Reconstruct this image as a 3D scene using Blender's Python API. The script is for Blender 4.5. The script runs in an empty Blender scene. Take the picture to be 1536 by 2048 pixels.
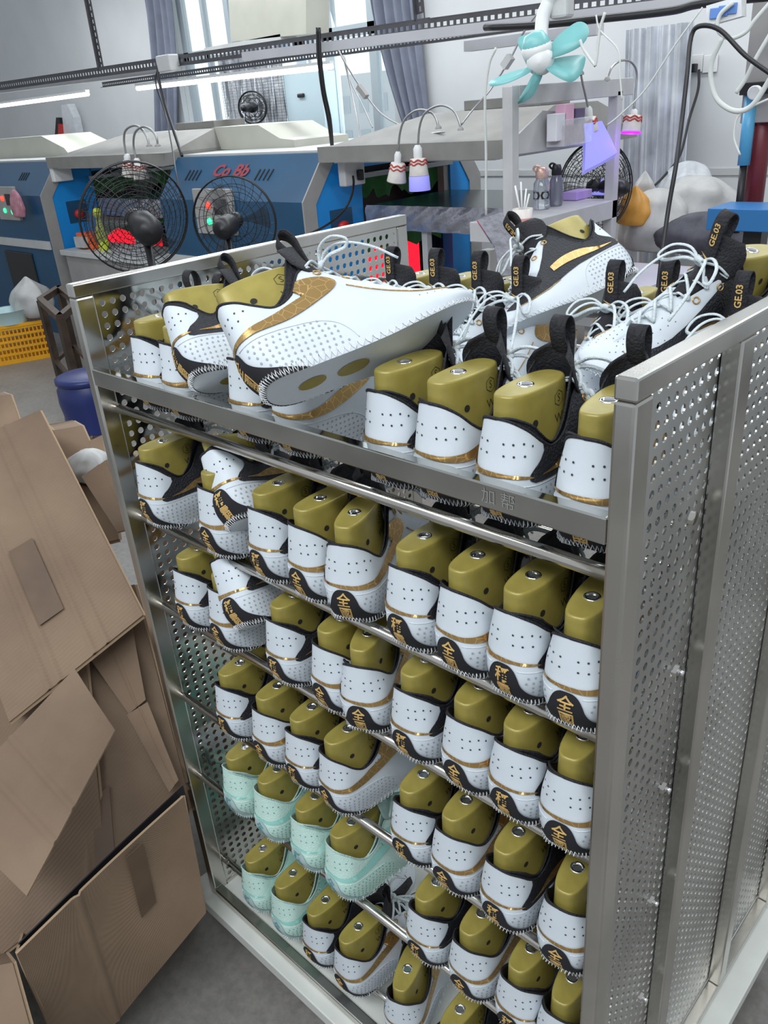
import bpy, bmesh, math, random
import numpy as np
from mathutils import Vector, Matrix, Euler

random.seed(7)
PI = math.pi
scene = bpy.context.scene
col = scene.collection

# ------------------------------------------------------------------ camera
CAM = Vector((1.44124, -0.68295, 1.67669))
FWD = Vector((-0.635225, 0.632041, -0.443862))
RGT = Vector((0.728423, 0.681300, -0.072325))
UPV = Vector((-0.256690, 0.369262, 0.893172))
FPX = 1639.6
cd = bpy.data.cameras.new('camera'); cam = bpy.data.objects.new('camera', cd); col.objects.link(cam)
cd.sensor_fit = 'HORIZONTAL'; cd.sensor_width = 36.0; cd.lens = 36.0 * FPX / 1536.0
cd.clip_start = 0.02; cd.clip_end = 200
mw = Matrix((RGT, UPV, -FWD)).transposed().to_4x4(); mw.translation = CAM
cam.matrix_world = mw
scene.camera = cam

# ------------------------------------------------------------------ world, lights, exposure
scene.view_settings.view_transform = 'Standard'
scene.view_settings.look = 'None'
scene.view_settings.gamma = 1.0
scene.view_settings.exposure = 0.0
scene.view_settings.use_curve_mapping = False
w = bpy.data.worlds.new('ambient_fill'); scene.world = w; w.use_nodes = True  # even ambient fill added in place of bounce from walls and ceiling
wn = w.node_tree.nodes; bg = wn['Background']
bg.inputs[0].default_value = (0.86, 0.93, 1.0, 1); bg.inputs[1].default_value = 0.58

def area(name, loc, target, sx, sy, power, color=(1, 1, 1)):
    l = bpy.data.lights.new(name, 'AREA'); l.shape = 'RECTANGLE'; l.size = sx; l.size_y = sy
    l.energy = power; l.color = color
    o = bpy.data.objects.new(name, l); col.objects.link(o); o.location = loc
    o.rotation_euler = (Vector(target) - Vector(loc)).to_track_quat('-Z', 'Y').to_euler()
    return o
# rows of ceiling fluorescents over the aisle and over the machine line
area('aisle_fluorescent_row', (1.3, -2.0, 4.0), (0.6, 0.2, 0.6), 5.0, 0.8, 172, (0.93, 0.97, 1.0))
area('rear_fluorescent_row', (-1.5, 1.9, 3.3), (-1.5, 2.1, 0), 9.0, 0.5, 90, (0.93, 0.97, 1.0))
area('machine_fluorescent_row', (-4.5, 4.6, 3.5), (-4.5, 4.9, 0), 12.0, 0.5, 190, (0.95, 0.98, 1.0))
# daylight through the tall window of the back wall
area('window_daylight', (-6.6, 6.0, 2.6), (-5.0, 0.0, 0.6), 3.4, 2.6, 110, (0.85, 0.95, 1.0))

# ------------------------------------------------------------------ pixel -> world (used to take places off the photograph)
def at(px, py, ax, v):
    d = FWD + RGT * ((px - 768) / FPX) - UPV * ((py - 1024) / FPX)
    if ax == 'd':
        return CAM + d * v
    k = 'XYZ'.index(ax)
    return CAM + d * ((v - CAM[k]) / d[k])

# ------------------------------------------------------------------ materials
def new_mat(name):
    m = bpy.data.materials.new(name); m.use_nodes = True
    return m, m.node_tree.nodes, m.node_tree.links, m.node_tree.nodes['Principled BSDF']

def mat(name, c, rough=0.5, metal=0.0, var=0.0, vscale=12.0, bump=0.0, bscale=60.0, emit=0.0, ecol=None,
        alpha=1.0, trans=0.0, coat=0.0, spec=0.5, aniso=None, dark=None):
    m, n, l, b = new_mat(name)
    b.inputs['Base Color'].default_value = (*c, 1)
    b.inputs['Roughness'].default_value = rough
    b.inputs['Metallic'].default_value = metal
    b.inputs['Alpha'].default_value = alpha
    b.inputs['Transmission Weight'].default_value = trans
    b.inputs['Coat Weight'].default_value = coat
    b.inputs['Specular IOR Level'].default_value = spec
    tc = n.new('ShaderNodeTexCoord')
    if var > 0:
        nt = n.new('ShaderNodeTexNoise'); nt.inputs['Scale'].default_value = vscale; nt.inputs['Detail'].default_value = 4
        mp = n.new('ShaderNodeMapping'); l.new(tc.outputs['Object'], mp.inputs[0]); l.new(mp.outputs[0], nt.inputs['Vector'])
        if aniso: mp.inputs['Scale'].default_value = aniso
        r = n.new('ShaderNodeValToRGB')
        d = dark if dark else tuple(x * (1 - var) for x in c)
        r.color_ramp.elements[0].position = 0.3; r.color_ramp.elements[1].position = 0.7
        r.color_ramp.elements[0].color = (*d, 1); r.color_ramp.elements[1].color = (*[min(1, x * (1 + var * .4)) for x in c], 1)
        l.new(nt.outputs[0], r.inputs[0]); l.new(r.outputs[0], b.inputs['Base Color'])
    if bump > 0:
        nb = n.new('ShaderNodeTexNoise'); nb.inputs['Scale'].default_value = bscale; nb.inputs['Detail'].default_value = 3
        l.new(tc.outputs['Object'], nb.inputs['Vector'])
        bp = n.new('ShaderNodeBump'); bp.inputs['Strength'].default_value = bump; bp.inputs['Distance'].default_value = 0.01
        l.new(nb.outputs[0], bp.inputs['Height']); l.new(bp.outputs[0], b.inputs['Normal'])
    if emit > 0:
        b.inputs['Emission Color'].default_value = (*(ecol or c), 1); b.inputs['Emission Strength'].default_value = emit
    return m

def steel_mat(name, c, rough, smear=0.12):
    m, n, l, b = new_mat(name)
    b.inputs['Metallic'].default_value = 1.0
    tc = n.new('ShaderNodeTexCoord')
    a = n.new('ShaderNodeTexNoise'); a.inputs['Scale'].default_value = 5; a.inputs['Detail'].default_value = 5
    l.new(tc.outputs['Object'], a.inputs['Vector'])
    mr = n.new('ShaderNodeMapRange'); mr.inputs[1].default_value = .3; mr.inputs[2].default_value = .7
    mr.inputs[3].default_value = rough; mr.inputs[4].default_value = rough + smear
    l.new(a.outputs[0], mr.inputs[0]); l.new(mr.outputs[0], b.inputs['Roughness'])
    r = n.new('ShaderNodeValToRGB'); r.color_ramp.elements[0].color = (*[x * .8 for x in c], 1); r.color_ramp.elements[1].color = (*c, 1)
    r.color_ramp.elements[0].position = .35; r.color_ramp.elements[1].position = .6
    l.new(a.outputs[0], r.inputs[0]); l.new(r.outputs[0], b.inputs['Base Color'])
    nb = n.new('ShaderNodeTexNoise'); nb.inputs['Scale'].default_value = 9; l.new(tc.outputs['Object'], nb.inputs['Vector'])
    bp = n.new('ShaderNodeBump'); bp.inputs['Strength'].default_value = .06; bp.inputs['Distance'].default_value = .01
    l.new(nb.outputs[0], bp.inputs['Height']); l.new(bp.outputs[0], b.inputs['Normal'])
    return m

M = {}
M['steel'] = steel_mat('stainless steel tube', (.62, .60, .56), .16)
M['rod'] = steel_mat('stainless steel rod', (.66, .63, .58), .12)
M['sheet'] = steel_mat('stainless steel sheet', (.60, .60, .57), .07, .06)
M['sheet_dull'] = steel_mat('brushed stainless sheet', (.58, .58, .56), .34, .1)
M['chrome'] = mat('chrome', (.8, .8, .8), .12, 1)
M['white_paint'] = mat('cream painted steel', (.62, .64, .60), .4, 0, .12, 8)

# ------------------------------------------------------------------ mesh building
class MB:
    def __init__(s): s.v = []; s.f = []; s.m = []; s.s = []
    def add(s, vs, fs, mi=0, smooth=False):
        o = len(s.v); s.v.extend([tuple(x) for x in vs])
        for f in fs: s.f.append([o + i for i in f]); s.m.append(mi); s.s.append(smooth)
        return s
    def box(s, a, b, mi=0, M4=None):
        x0, y0, z0 = a; x1, y1, z1 = b
        vs = [Vector(p) for p in ((x0,y0,z0),(x1,y0,z0),(x1,y1,z0),(x0,y1,z0),(x0,y0,z1),(x1,y0,z1),(x1,y1,z1),(x0,y1,z1))]
        if M4 is not None: vs = [M4 @ v for v in vs]
        return s.add(vs, [(0,3,2,1),(4,5,6,7),(0,1,5,4),(1,2,6,5),(2,3,7,6),(3,0,4,7)], mi)
    def bbox(s, a, b, r=.004, mi=0, M4=None):
        """box with chamfered edges"""
        a = Vector(a); b = Vector(b); r = min(r, (b.x-a.x)*.45, (b.y-a.y)*.45, (b.z-a.z)*.45)
        bm = bmesh.new(); bmesh.ops.create_cube(bm, size=1)
        for v in bm.verts: v.co = Vector(((a.x+b.x)/2 + v.co.x*(b.x-a.x), (a.y+b.y)/2 + v.co.y*(b.y-a.y), (a.z+b.z)/2 + v.co.z*(b.z-a.z)))
        bmesh.ops.bevel(bm, geom=bm.edges[:], offset=r, segments=2, affect='EDGES', profile=.5)
        bm.verts.index_update()
        vs = [v.co.copy() for v in bm.verts]
        if M4 is not None: vs = [M4 @ v for v in vs]
        s.add(vs, [[v.index for v in f.verts] for f in bm.faces], mi); bm.free(); return s
    def bar(s, p, q, w, h, mi=0, up=(0,0,1)):
        p = Vector(p); q = Vector(q); d = (q-p).normalized(); u = Vector(up)
        sd = d.cross(u)
        if sd.length < 1e-4: sd = d.cross(Vector((0,1,0)))
        sd.normalize(); u = sd.cross(d)
        vs = []
        for c in (p, q):
            for i, j in ((-1,-1),(1,-1),(1,1),(-1,1)): vs.append(c + sd*(w/2*i) + u*(h/2*j))
        return s.add(vs, [(3,2,1,0),(4,5,6,7),(0,1,5,4),(1,2,6,5),(2,3,7,6),(3,0,4,7)], mi)
    def tube(s, path, r, n=8, mi=0, closed=False, flat=1.0, caps=True):
        P = [Vector(p) for p in path]; N = len(P); rs = r if isinstance(r, (list, tuple)) else [r]*N
        vs = []; prev = None
        for i in range(N):
            if closed: t = P[(i+1) % N] - P[i-1]
            else: t = P[min(i+1, N-1)] - P[max(i-1, 0)]
            if t.length < 1e-9: t = Vector((0,0,1))
            t.normalize()
            if prev is None:
                a = Vector((0,0,1)) if abs(t.z) < .9 else Vector((1,0,0))
                prev = (a - t*a.dot(t)).normalized()
            else:
                prev = prev - t*prev.dot(t)
                if prev.length < 1e-6: prev = t.orthogonal()
                prev.normalize()
            bn = t.cross(prev)
            for k in range(n):
                a = 2*PI*k/n
                vs.append(P[i] + prev*(math.cos(a)*rs[i]*flat) + bn*(math.sin(a)*rs[i]))
        fs = []
        for i in range(N if closed else N-1):
            j = (i+1) % N
            for k in range(n): fs.append((i*n+k, i*n+(k+1) % n, j*n+(k+1) % n, j*n+k))
        if not closed and caps: fs.append(tuple(range(n))[::-1]); fs.append(tuple((N-1)*n+k for k in range(n)))
        return s.add(vs, fs, mi, True)
    def lathe(s, prof, n=24, origin=(0,0,0), axis=(0,0,1), mi=0, smooth=True):
        o = Vector(origin); ax = Vector(axis).normalized(); a = ax.orthogonal().normalized(); b = ax.cross(a)
        vs = []
        for r, z in prof:
            for k in range(n):
                t = 2*PI*k/n; vs.append(o + ax*z + a*(r*math.cos(t)) + b*(r*math.sin(t)))
        fs = []
        for i in range(len(prof)-1):
            for k in range(n): fs.append((i*n+k, i*n+(k+1) % n, (i+1)*n+(k+1) % n, (i+1)*n+k))
        s.add(vs, fs, mi, smooth)
        if prof[0][0] > 1e-6: s.add(vs[:n], [tuple(range(n))[::-1]], mi)
        if prof[-1][0] > 1e-6: s.add(vs[-n:], [tuple(range(n))], mi)
        return s
    def prism(s, poly, off, mi=0, smooth=False):
        """3D polygon extruded by vector off"""
        P = [Vector(p) for p in poly]; o = Vector(off); n = len(P)
        vs = P + [p + o for p in P]
        return s.add(vs, [tuple(range(n))[::-1], tuple(range(n, 2*n))] + [(i, (i+1) % n, n+(i+1) % n, n+i) for i in range(n)], mi, smooth)
    def grid(s, fn, nu, nv, mi=0, smooth=True):
        vs = [fn(i/nu, j/nv) for i in range(nu+1) for j in range(nv+1)]
        fs = [(i*(nv+1)+j, (i+1)*(nv+1)+j, (i+1)*(nv+1)+j+1, i*(nv+1)+j+1) for i in range(nu) for j in range(nv)]
        return s.add(vs, fs, mi, smooth)
    def mesh(s, name, mats):
        me = bpy.data.meshes.new(name)
        me.from_pydata(s.v, [], s.f)
        for m in (mats if isinstance(mats, (list, tuple)) else [mats]): me.materials.append(m)
        me.polygons.foreach_set('material_index', s.m); me.polygons.foreach_set('use_smooth', s.s)
        me.update(); return me
    def build(s, name, mats, parent=None, fix=True):
        me = s.mesh(name, mats)
        if fix:
            bm = bmesh.new(); bm.from_mesh(me); bmesh.ops.recalc_face_normals(bm, faces=bm.faces[:]); bm.to_mesh(me); bm.free()
        o = bpy.data.objects.new(name, me); col.objects.link(o)
        if parent is not None: o.parent = parent
        return o

def empty(name, loc=(0,0,0), rot=(0,0,0)):
    o = bpy.data.objects.new(name, None); col.objects.link(o); o.location = loc; o.rotation_euler = rot
    o.empty_display_size = .05
    return o
def tag(o, label, cat, group=None):
    o['label'] = label; o['category'] = cat
    if group: o['group'] = group
    return o
def struct(o): o['kind'] = 'structure'; return o
def thing(name, label, cat, group=None, loc=(0,0,0), rot=(0,0,0)): return tag(empty(name, loc, rot), label, cat, group)

def catmull(P, t):
    """P array (n,3); t float index"""
    n = len(P); i = int(math.floor(t)); i = max(0, min(n-2, i)); f = t - i
    p0 = P[max(i-1, 0)] if i > 0 else 2*P[0]-P[1]; p1 = P[i]; p2 = P[i+1]; p3 = P[i+2] if i+2 < n else 2*P[n-1]-P[n-2]
    return .5*((2*p1) + (-p0+p2)*f + (2*p0-5*p1+4*p2-p3)*f*f + (-p0+3*p1-3*p2+p3)*f*f*f)
def smooth_path(pts, n=8):
    P = [np.array(p, float) for p in pts]
    return [Vector(catmull(P, i/n)) for i in range((len(P)-1)*n+1)]
def text_mesh(body, size=1.0, align='CENTER', extrude=0.0, bold=0.0):
    c = bpy.data.curves.new('lettering', 'FONT'); c.body = body; c.size = size; c.align_x = align; c.align_y = 'CENTER'
    c.extrude = extrude; c.offset = bold; c.resolution_u = 2
    o = bpy.data.objects.new('lettering', c); col.objects.link(o)
    bpy.context.view_layer.update()
    me = bpy.data.meshes.new_from_object(o)
    vs = [v.co.copy() for v in me.vertices]; fs = [tuple(p.vertices) for p in me.polygons]
    bpy.data.objects.remove(o); bpy.data.curves.remove(c); bpy.data.meshes.remove(me)
    return vs, fs
# ------------------------------------------------------------------ floor, room shell
FZ = -0.30
RW, RD, RH = 1.10, 0.887, 1.4333
m, n, l, b = new_mat('grey screed floor'); M['floor'] = m
tc = n.new('ShaderNodeTexCoord')
n1 = n.new('ShaderNodeTexNoise'); n1.inputs['Scale'].default_value = 1.1; n1.inputs['Detail'].default_value = 8; n1.inputs['Roughness'].default_value = .65
n2 = n.new('ShaderNodeTexNoise'); n2.inputs['Scale'].default_value = 55; n2.inputs['Detail'].default_value = 5
l.new(tc.outputs['Object'], n1.inputs['Vector']); l.new(tc.outputs['Object'], n2.inputs['Vector'])
mx = n.new('ShaderNodeMix'); mx.data_type = 'FLOAT'; mx.inputs[0].default_value = .35
l.new(n1.outputs[0], mx.inputs[2]); l.new(n2.outputs[0], mx.inputs[3])
r = n.new('ShaderNodeValToRGB'); r.color_ramp.elements[0].position = .35; r.color_ramp.elements[1].position = .68
r.color_ramp.elements[0].color = (.13, .123, .113, 1); r.color_ramp.elements[1].color = (.27, .255, .235, 1)
l.new(mx.outputs[0], r.inputs[0]); l.new(r.outputs[0], b.inputs['Base Color']); b.inputs['Roughness'].default_value = .42
bp_ = n.new('ShaderNodeBump'); bp_.inputs['Strength'].default_value = .15; bp_.inputs['Distance'].default_value = .01
l.new(n2.outputs[0], bp_.inputs['Height']); l.new(bp_.outputs[0], b.inputs['Normal'])
struct(MB().box((-16, -4, FZ-.1), (4, 7, FZ)).build('floor', M['floor']))

# ------------------------------------------------------------------ the shoe rack trolley
PS = .0245; PY = .038
rack = thing('shoe_rack', 'tall stainless steel rack trolley with perforated side panels, full of sneakers', 'rack')
f = MB()
ZB = -.1335
f.bbox((0, 0, ZB), (PS, PY, RH-PS)); f.build('front_post', M['steel'], rack)
f = MB(); f.bbox((RW-PS, 0, ZB), (RW, PY, RH-PS)); f.build('front_post', M['steel'], rack)
for x in (0, RW-PS):
    f = MB(); f.bbox((x, RD-PY, ZB), (x+PS, RD, RH-PS)); f.build('rear_post', M['steel'], rack)
    f = MB(); f.bbox((x, 0, RH-PS), (x+PS, RD, RH), .003); f.build('top_rail', M['steel'], rack)
    f = MB(); f.bbox((x, PY, ZB), (x+PS, RD-PY, ZB+PS), .003); f.build('bottom_rail', M['steel'], rack)
for y in (0, RD-PS):
    f = MB(); f.bbox((PS, y, ZB), (RW-PS, y+PS, ZB+PS), .003); f.build('bottom_rail', M['steel'], rack)
# mid uprights outside the perforated sheets
for x in (0.0, RW-PS):
    for y in (.250, .572):
        f = MB(); f.bbox((x-.0 if x else x, y, ZB+PS), (x+PS if x else .019, y+PY, RH-PS), .003); f.build('side_upright', M['steel'], rack)
# shelf rail at the front and back of the top tier
f = MB(); f.bbox((PS, 0, 1.2815-.032), (RW-PS, .018, 1.2815), .002); f.build('shelf_rail', M['sheet'], rack)
f = MB(); f.bbox((PS, RD-.018, 1.2815-.032), (RW-PS, RD, 1.2815), .002); f.build('shelf_rail', M['steel'], rack)
vs, fs = text_mesh('加 帮', .021)
f = MB(); f.add([(.94+v.x, -.0006, 1.2655+v.y) for v in vs], fs); f.build('marker_writing', mat('faint grey marker', (.20, .20, .19), .6), rack, fix=False)
# perforated sheets
def perf_sheet(x, y0, y1, z0, z1, pitch, rad, mname, part):
    T = .0012; ny = int((y1-y0)/pitch); nz = int((z1-z0)/pitch); oy = (y1-y0-ny*pitch)/2; oz = (z1-z0-nz*pitch)/2
    m_ = MB(); K = 12
    sq = []
    for k in range(K):
        a = 2*PI*(k+.5)/K; c, s_ = math.cos(a), math.sin(a); q = max(abs(c), abs(s_)); sq.append((c/q*pitch/2, s_/q*pitch/2))
    # 12 points on the cell border incl. corners replaced: snap nearest to corners
    for k in (1, 4, 7, 10):
        sq[k] = (math.copysign(pitch/2, sq[k][0]), math.copysign(pitch/2, sq[k][1]))
    circ = [(rad*math.cos(2*PI*(k+.5)/K), rad*math.sin(2*PI*(k+.5)/K)) for k in range(K)]
    for i in range(ny):
        for j in range(nz):
            cy = y0+oy+(i+.5)*pitch; cz = z0+oz+(j+.5)*pitch
            vs = [(x-T, cy+a, cz+b_) for a, b_ in sq] + [(x-T, cy+a, cz+b_) for a, b_ in circ] + \
                 [(x+T, cy+a, cz+b_) for a, b_ in circ] + [(x+T, cy+a, cz+b_) for a, b_ in sq]
            fs = []
            for k in range(K):
                q = (k+1) % K
                fs += [(k, q, K+q, K+k)[::-1], (K+k, K+q, 2*K+q, 2*K+k)[::-1], (2*K+k, 2*K+q, 3*K+q, 3*K+k)[::-1]]
            m_.add(vs, fs)
    # plain margins
    if oy > .0005:
        m_.box((x-T, y0, z0), (x+T, y0+oy, z1)); m_.box((x-T, y1-oy, z0), (x+T, y1, z1))
    if oz > .0005:
        m_.box((x-T, y0+oy, z0), (x+T, y1-oy, z0+oz)); m_.box((x-T, y0+oy, z1-oz), (x+T, y1-oy, z1))
    return m_.build(part, M[mname], rack, fix=False)
perf_sheet(.021, PY, RD-PY, ZB+PS, RH-PS, .0212, .0062, 'sheet', 'perforated_panel')
perf_sheet(RW-.0262, PY*.6, .262, ZB+PS, RH-PS, .0206, .0058, 'sheet_dull', 'perforated_panel')
perf_sheet(RW-.0262, .262, .58, ZB+PS, RH-PS, .0206, .0058, 'sheet_dull', 'perforated_panel')
perf_sheet(RW-.0262, .58, RD-PY*.6, ZB+PS, RH-PS, .0206, .0058, 'sheet_dull', 'perforated_panel')
# shelf rods with their stub bolts
TZ = [1.193, .9585, .7441, .4984, .2526]
for z in TZ:
    for y, dz in ((.037, 0), (.215, .0), (.60, 0), (.80, 0)):
        f = MB(); f.tube([(.02, y, z+dz), (RW-.02, y, z+dz)], .0092, 14)
        f.build('shelf_rod', M['rod'], rack)
f = MB(); f.tube([(.02, .06, -.068), (RW-.02, .06, -.068)], .0092, 14); f.build('shelf_rod', M['rod'], rack)
for z in TZ[1:]:
    for y in (.037, .215, .60, .80):
        f = MB(); f.tube([(RW-.02, y, z), (RW-.012, y, z)], .004, 8); f.lathe([(.0065, 0), (.0065, .005)], 6, (RW-.0245, y, z), (1, 0, 0))
        f.build('bolt', M['chrome'], rack)
f = MB(); f.box((PS, PS, ZB+.004), (RW-PS, RD-PS, ZB+.012)); f.build('base_board', M['white_paint'], rack)
# cream undercarriage with castors
f = MB(); Z1 = ZB-.001; Z0 = ZB-.036
f.bbox((-.062, -.030, Z0), (RW+.045, .03, Z1), .003); f.bbox((-.062, RD-.03, Z0), (RW+.045, RD+.03, Z1), .003)
f.bbox((-.062, .03, Z0), (.0, RD-.03, Z1), .003); f.bbox((RW-.02, .03, Z0), (RW+.045, RD-.03, Z1), .003)
f.build('undercarriage', M['white_paint'], rack)
M['rubber'] = mat('black rubber', (.02, .02, .02), .6)
for x in (.03, RW-.03):
    for y in (.05, RD-.05):
        f = MB(); f.lathe([(.02, -.012), (.045, -.012), (.048, 0), (.045, .012), (.02, .012)], 24, (x, y, FZ+.048), (1, 0, 0), 0)
        f.box((x-.02, y-.012, FZ+.04), (x-.015, y+.03, Z0), 1); f.box((x+.015, y-.012, FZ+.04), (x+.02, y+.03, Z0), 1)
        f.build('castor', [M['rubber'], M['steel']], rack)
# ------------------------------------------------------------------ sneaker uppers on lasts
LV = [np.array(a, float) for a in (
 [(0,.014,.010),(.021,.018,.007),(.034,.033,.003),(.039,.056,0),(.040,.09,0),(.041,.13,0),(.045,.18,0),(.050,.225,.002),(.049,.265,.006),(.040,.30,.012),(.021,.326,.018),(0,.334,.020)],
 [(0,.000,.044),(.025,.005,.044),(.041,.024,.044),(.046,.052,.042),(.046,.09,.040),(.046,.13,.036),(.049,.18,.032),(.053,.225,.028),(.052,.267,.027),(.044,.304,.028),(.024,.331,.030),(0,.340,.031)],
 [(0,.004,.090),(.022,.008,.090),(.038,.024,.088),(.042,.050,.076),(.042,.082,.070),(.042,.118,.078),(.043,.172,.082),(.043,.217,.066),(.039,.252,.055),(.031,.287,.049),(.016,.314,.045),(0,.324,.045)],
 [(0,.008,.141),(.018,.011,.139),(.031,.027,.126),(.0375,.046,.108),(.038,.068,.097),(.0365,.096,.108),(.028,.130,.146),(.020,.175,.124),(.013,.215,.098),(.008,.255,.074),(.003,.285,.056),(0,.292,.053)])]
NI = 11.0
def lvl(L, u):
    s = 1.0
    if u < 0: u = -u; s = -1.0
    u = min(u, NI)
    P = L
    i = int(math.floor(u)); i = max(0, min(len(P)-2, i)); f_ = u - i
    if i > 0: p0 = P[i-1]
    else: p0 = P[1]*np.array([-1, 1, 1])
    p1 = P[i]; p2 = P[i+1]
    if i+2 < len(P): p3 = P[i+2]
    else: p3 = P[-2]*np.array([-1, 1, 1])
    v = .5*((2*p1) + (-p0+p2)*f_ + (2*p0-5*p1+4*p2-p3)*f_*f_ + (-p0+3*p1-3*p2+p3)*f_**3)
    return v*np.array([s, 1, 1])
def S(u, t):
    """point of the upper: u signed position round the outline (0 heel, 11 toe), t 0 feather edge .. 1 top line"""
    Q = [lvl(L, u) for L in LV]; x = max(0., min(1., t))*3
    p = catmull(Q, min(x, 2.9999))
    return p
def Nrm(u, t):
    e = .05
    a = S(u+e, t) - S(u-e, t); t0 = max(0, t-.03); t1 = min(1, t+.03); b_ = S(u, t1) - S(u, t0)
    n_ = np.cross(a, b_); k = np.linalg.norm(n_)
    return n_/k if k > 1e-12 else np.array([0, 0, 1.])
us = np.linspace(0, NI, 221); arc = [0]
for i in range(1, len(us)): arc.append(arc[-1] + np.linalg.norm(lvl(LV[1], us[i]) - lvl(LV[1], us[i-1])))
arc = np.array(arc)
def u_of(s_): return math.copysign(float(np.interp(abs(s_), arc, us)), s_)
def t_of(u, h):
    a, b_ = 0., 1.
    if S(u, 1)[2] <= h: return 1.
    if S(u, 0)[2] >= h: return 0.
    for _ in range(18):
        m_ = (a+b_)/2
        if S(u, m_)[2] < h: a = m_
        else: b_ = m_
    return (a+b_)/2
def on_shoe(s_, h, off=0.0):
    h *= 1.1; u = u_of(s_); t = t_of(u, h); p = S(u, t)
    if off: p = p + Nrm(u, t)*off
    return p
def patch(mb, poly, side, off=.0012, step=.006, mi=0):
    """flat pattern piece (s = run round the outline, h = height) laid on the upper; side mirrors it"""
    bm = bmesh.new(); vs = [bm.verts.new((p[0], p[1], 0)) for p in poly]; bm.faces.new(vs)
    xs = [p[0] for p in poly]; ys = [p[1] for p in poly]
    bmesh.ops.triangulate(bm, faces=bm.faces[:])
    for ax, lo, hi in ((0, min(xs), max(xs)), (1, min(ys), max(ys))):
        k = lo + step
        while k < hi:
            no = (1, 0, 0) if ax == 0 else (0, 1, 0); co = (k, 0, 0) if ax == 0 else (0, k, 0)
            bmesh.ops.bisect_plane(bm, geom=bm.verts[:]+bm.edges[:]+bm.faces[:], plane_co=co, plane_no=no)
            k += step
    bm.verts.index_update(); out = []
    for v in bm.verts:
        p = on_shoe(v.co.x*side, v.co.y, off); out.append(p)
    mb.add(out, [[v.index for v in f_.verts] for f_ in bm.faces], mi, True); bm.free()
def curve_pts(poly, n=5):
    return [(p.x, p.y) for p in smooth_path([(a, b_, 0) for a, b_ in poly], n)]
def dot(mb, s_, h, r_, mi, off=.0007, k=7):
    c = on_shoe(s_, h, off); u = u_of(s_); t = t_of(u, h*1.1); n_ = Vector(Nrm(u, t))
    a = n_.orthogonal().normalized(); b_ = n_.cross(a)
    mb.add([Vector(c) + a*(r_*math.cos(2*PI*i/k)) + b_*(r_*math.sin(2*PI*i/k)) for i in range(k)], [tuple(range(k))], mi)

def palette(tint):
    if tint == 'mint':
        P_ = dict(
            upper=mat('mint mesh fabric', (.55, .75, .68), .6, 0, .05, 30, .25, 400),
            panel=mat('pale mint panel', (.55, .82, .74), .45, 0, .03, 30),
            lining=mat('mint lining', (.38, .54, .50), .7, 0, .1, 60, .3, 300),
            patch=mat('grey mint heel patch', (.40, .53, .53), .7, 0, .1, 80),
            gold=mat('soft teal foil', (.30, .62, .56), .4), dots=mat('teal perforation', (.10, .26, .24), .7),
            grey=mat('teal foxing dot', (.16, .42, .36), .6), lace=mat('mint lace', (.62, .80, .76), .7, 0, .08, 200, .4, 500),
            text=mat('dark teal print', (.12, .30, .32), .5), thread=mat('pale thread', (.7, .8, .78), .6))
    else:
        P_ = dict(
            upper=mat('white mesh fabric', (.57, .62, .665), .55, 0, .03, 30, .05, 700),
            panel=mat('black knit panel', (.012, .013, .018), .6, 0, .3, 60, .5, 300),
            lining=mat('black lining', (.010, .010, .014), .75, 0, .3, 60, .4, 260),
            patch=mat('black suede heel patch', (.008, .008, .011), .85, 0, .2, 90),
            gold=None, dots=mat('dark perforation', (.03, .035, .05), .7),
            grey=mat('grey foxing dot', (.30, .33, .38), .6), lace=mat('white lace', (.62, .68, .70), .7, 0, .08, 200, .4, 500),
            text=mat('gold embroidery', (.62, .40, .14), .5, .2), thread=mat('white thread', (.8, .82, .84), .6))
        m, n, l, b = new_mat('crackled gold foil'); P_['gold'] = m
        b.inputs['Metallic'].default_value = .75; b.inputs['Roughness'].default_value = .34
        tc = n.new('ShaderNodeTexCoord'); vo = n.new('ShaderNodeTexVoronoi'); vo.feature = 'DISTANCE_TO_EDGE'; vo.inputs['Scale'].default_value = 70
        l.new(tc.outputs['Object'], vo.inputs['Vector'])
        r = n.new('ShaderNodeValToRGB'); r.color_ramp.elements[0].position = .008; r.color_ramp.elements[1].position = .03
        r.color_ramp.elements[0].color = (.80, .55, .24, 1); r.color_ramp.elements[1].color = (.46, .29, .11, 1)
        l.new(vo.outputs[0], r.inputs[0]); l.new(r.outputs[0], b.inputs['Base Color'])
    return P_
m, n, l, b = new_mat('olive gold plastic'); M['last'] = m
tc = n.new('ShaderNodeTexCoord'); nt = n.new('ShaderNodeTexNoise'); nt.inputs['Scale'].default_value = 26; nt.inputs['Detail'].default_value = 4
l.new(tc.outputs['Object'], nt.inputs['Vector'])
r = n.new('ShaderNodeValToRGB'); r.color_ramp.elements[0].position = .3; r.color_ramp.elements[1].position = .72
r.color_ramp.elements[0].color = (.26, .21, .048, 1); r.color_ramp.elements[1].color = (.35, .29, .07, 1)
l.new(nt.outputs[0], r.inputs[0]); l.new(r.outputs[0], b.inputs['Base Color']); b.inputs['Roughness'].default_value = .36
b.inputs['Metallic'].default_value = .12
M['dark'] = mat('dark hole', (.012, .011, .008), .8)
M['stamp'] = mat('dark stamp ink', (.045, .04, .012), .6)

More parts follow.
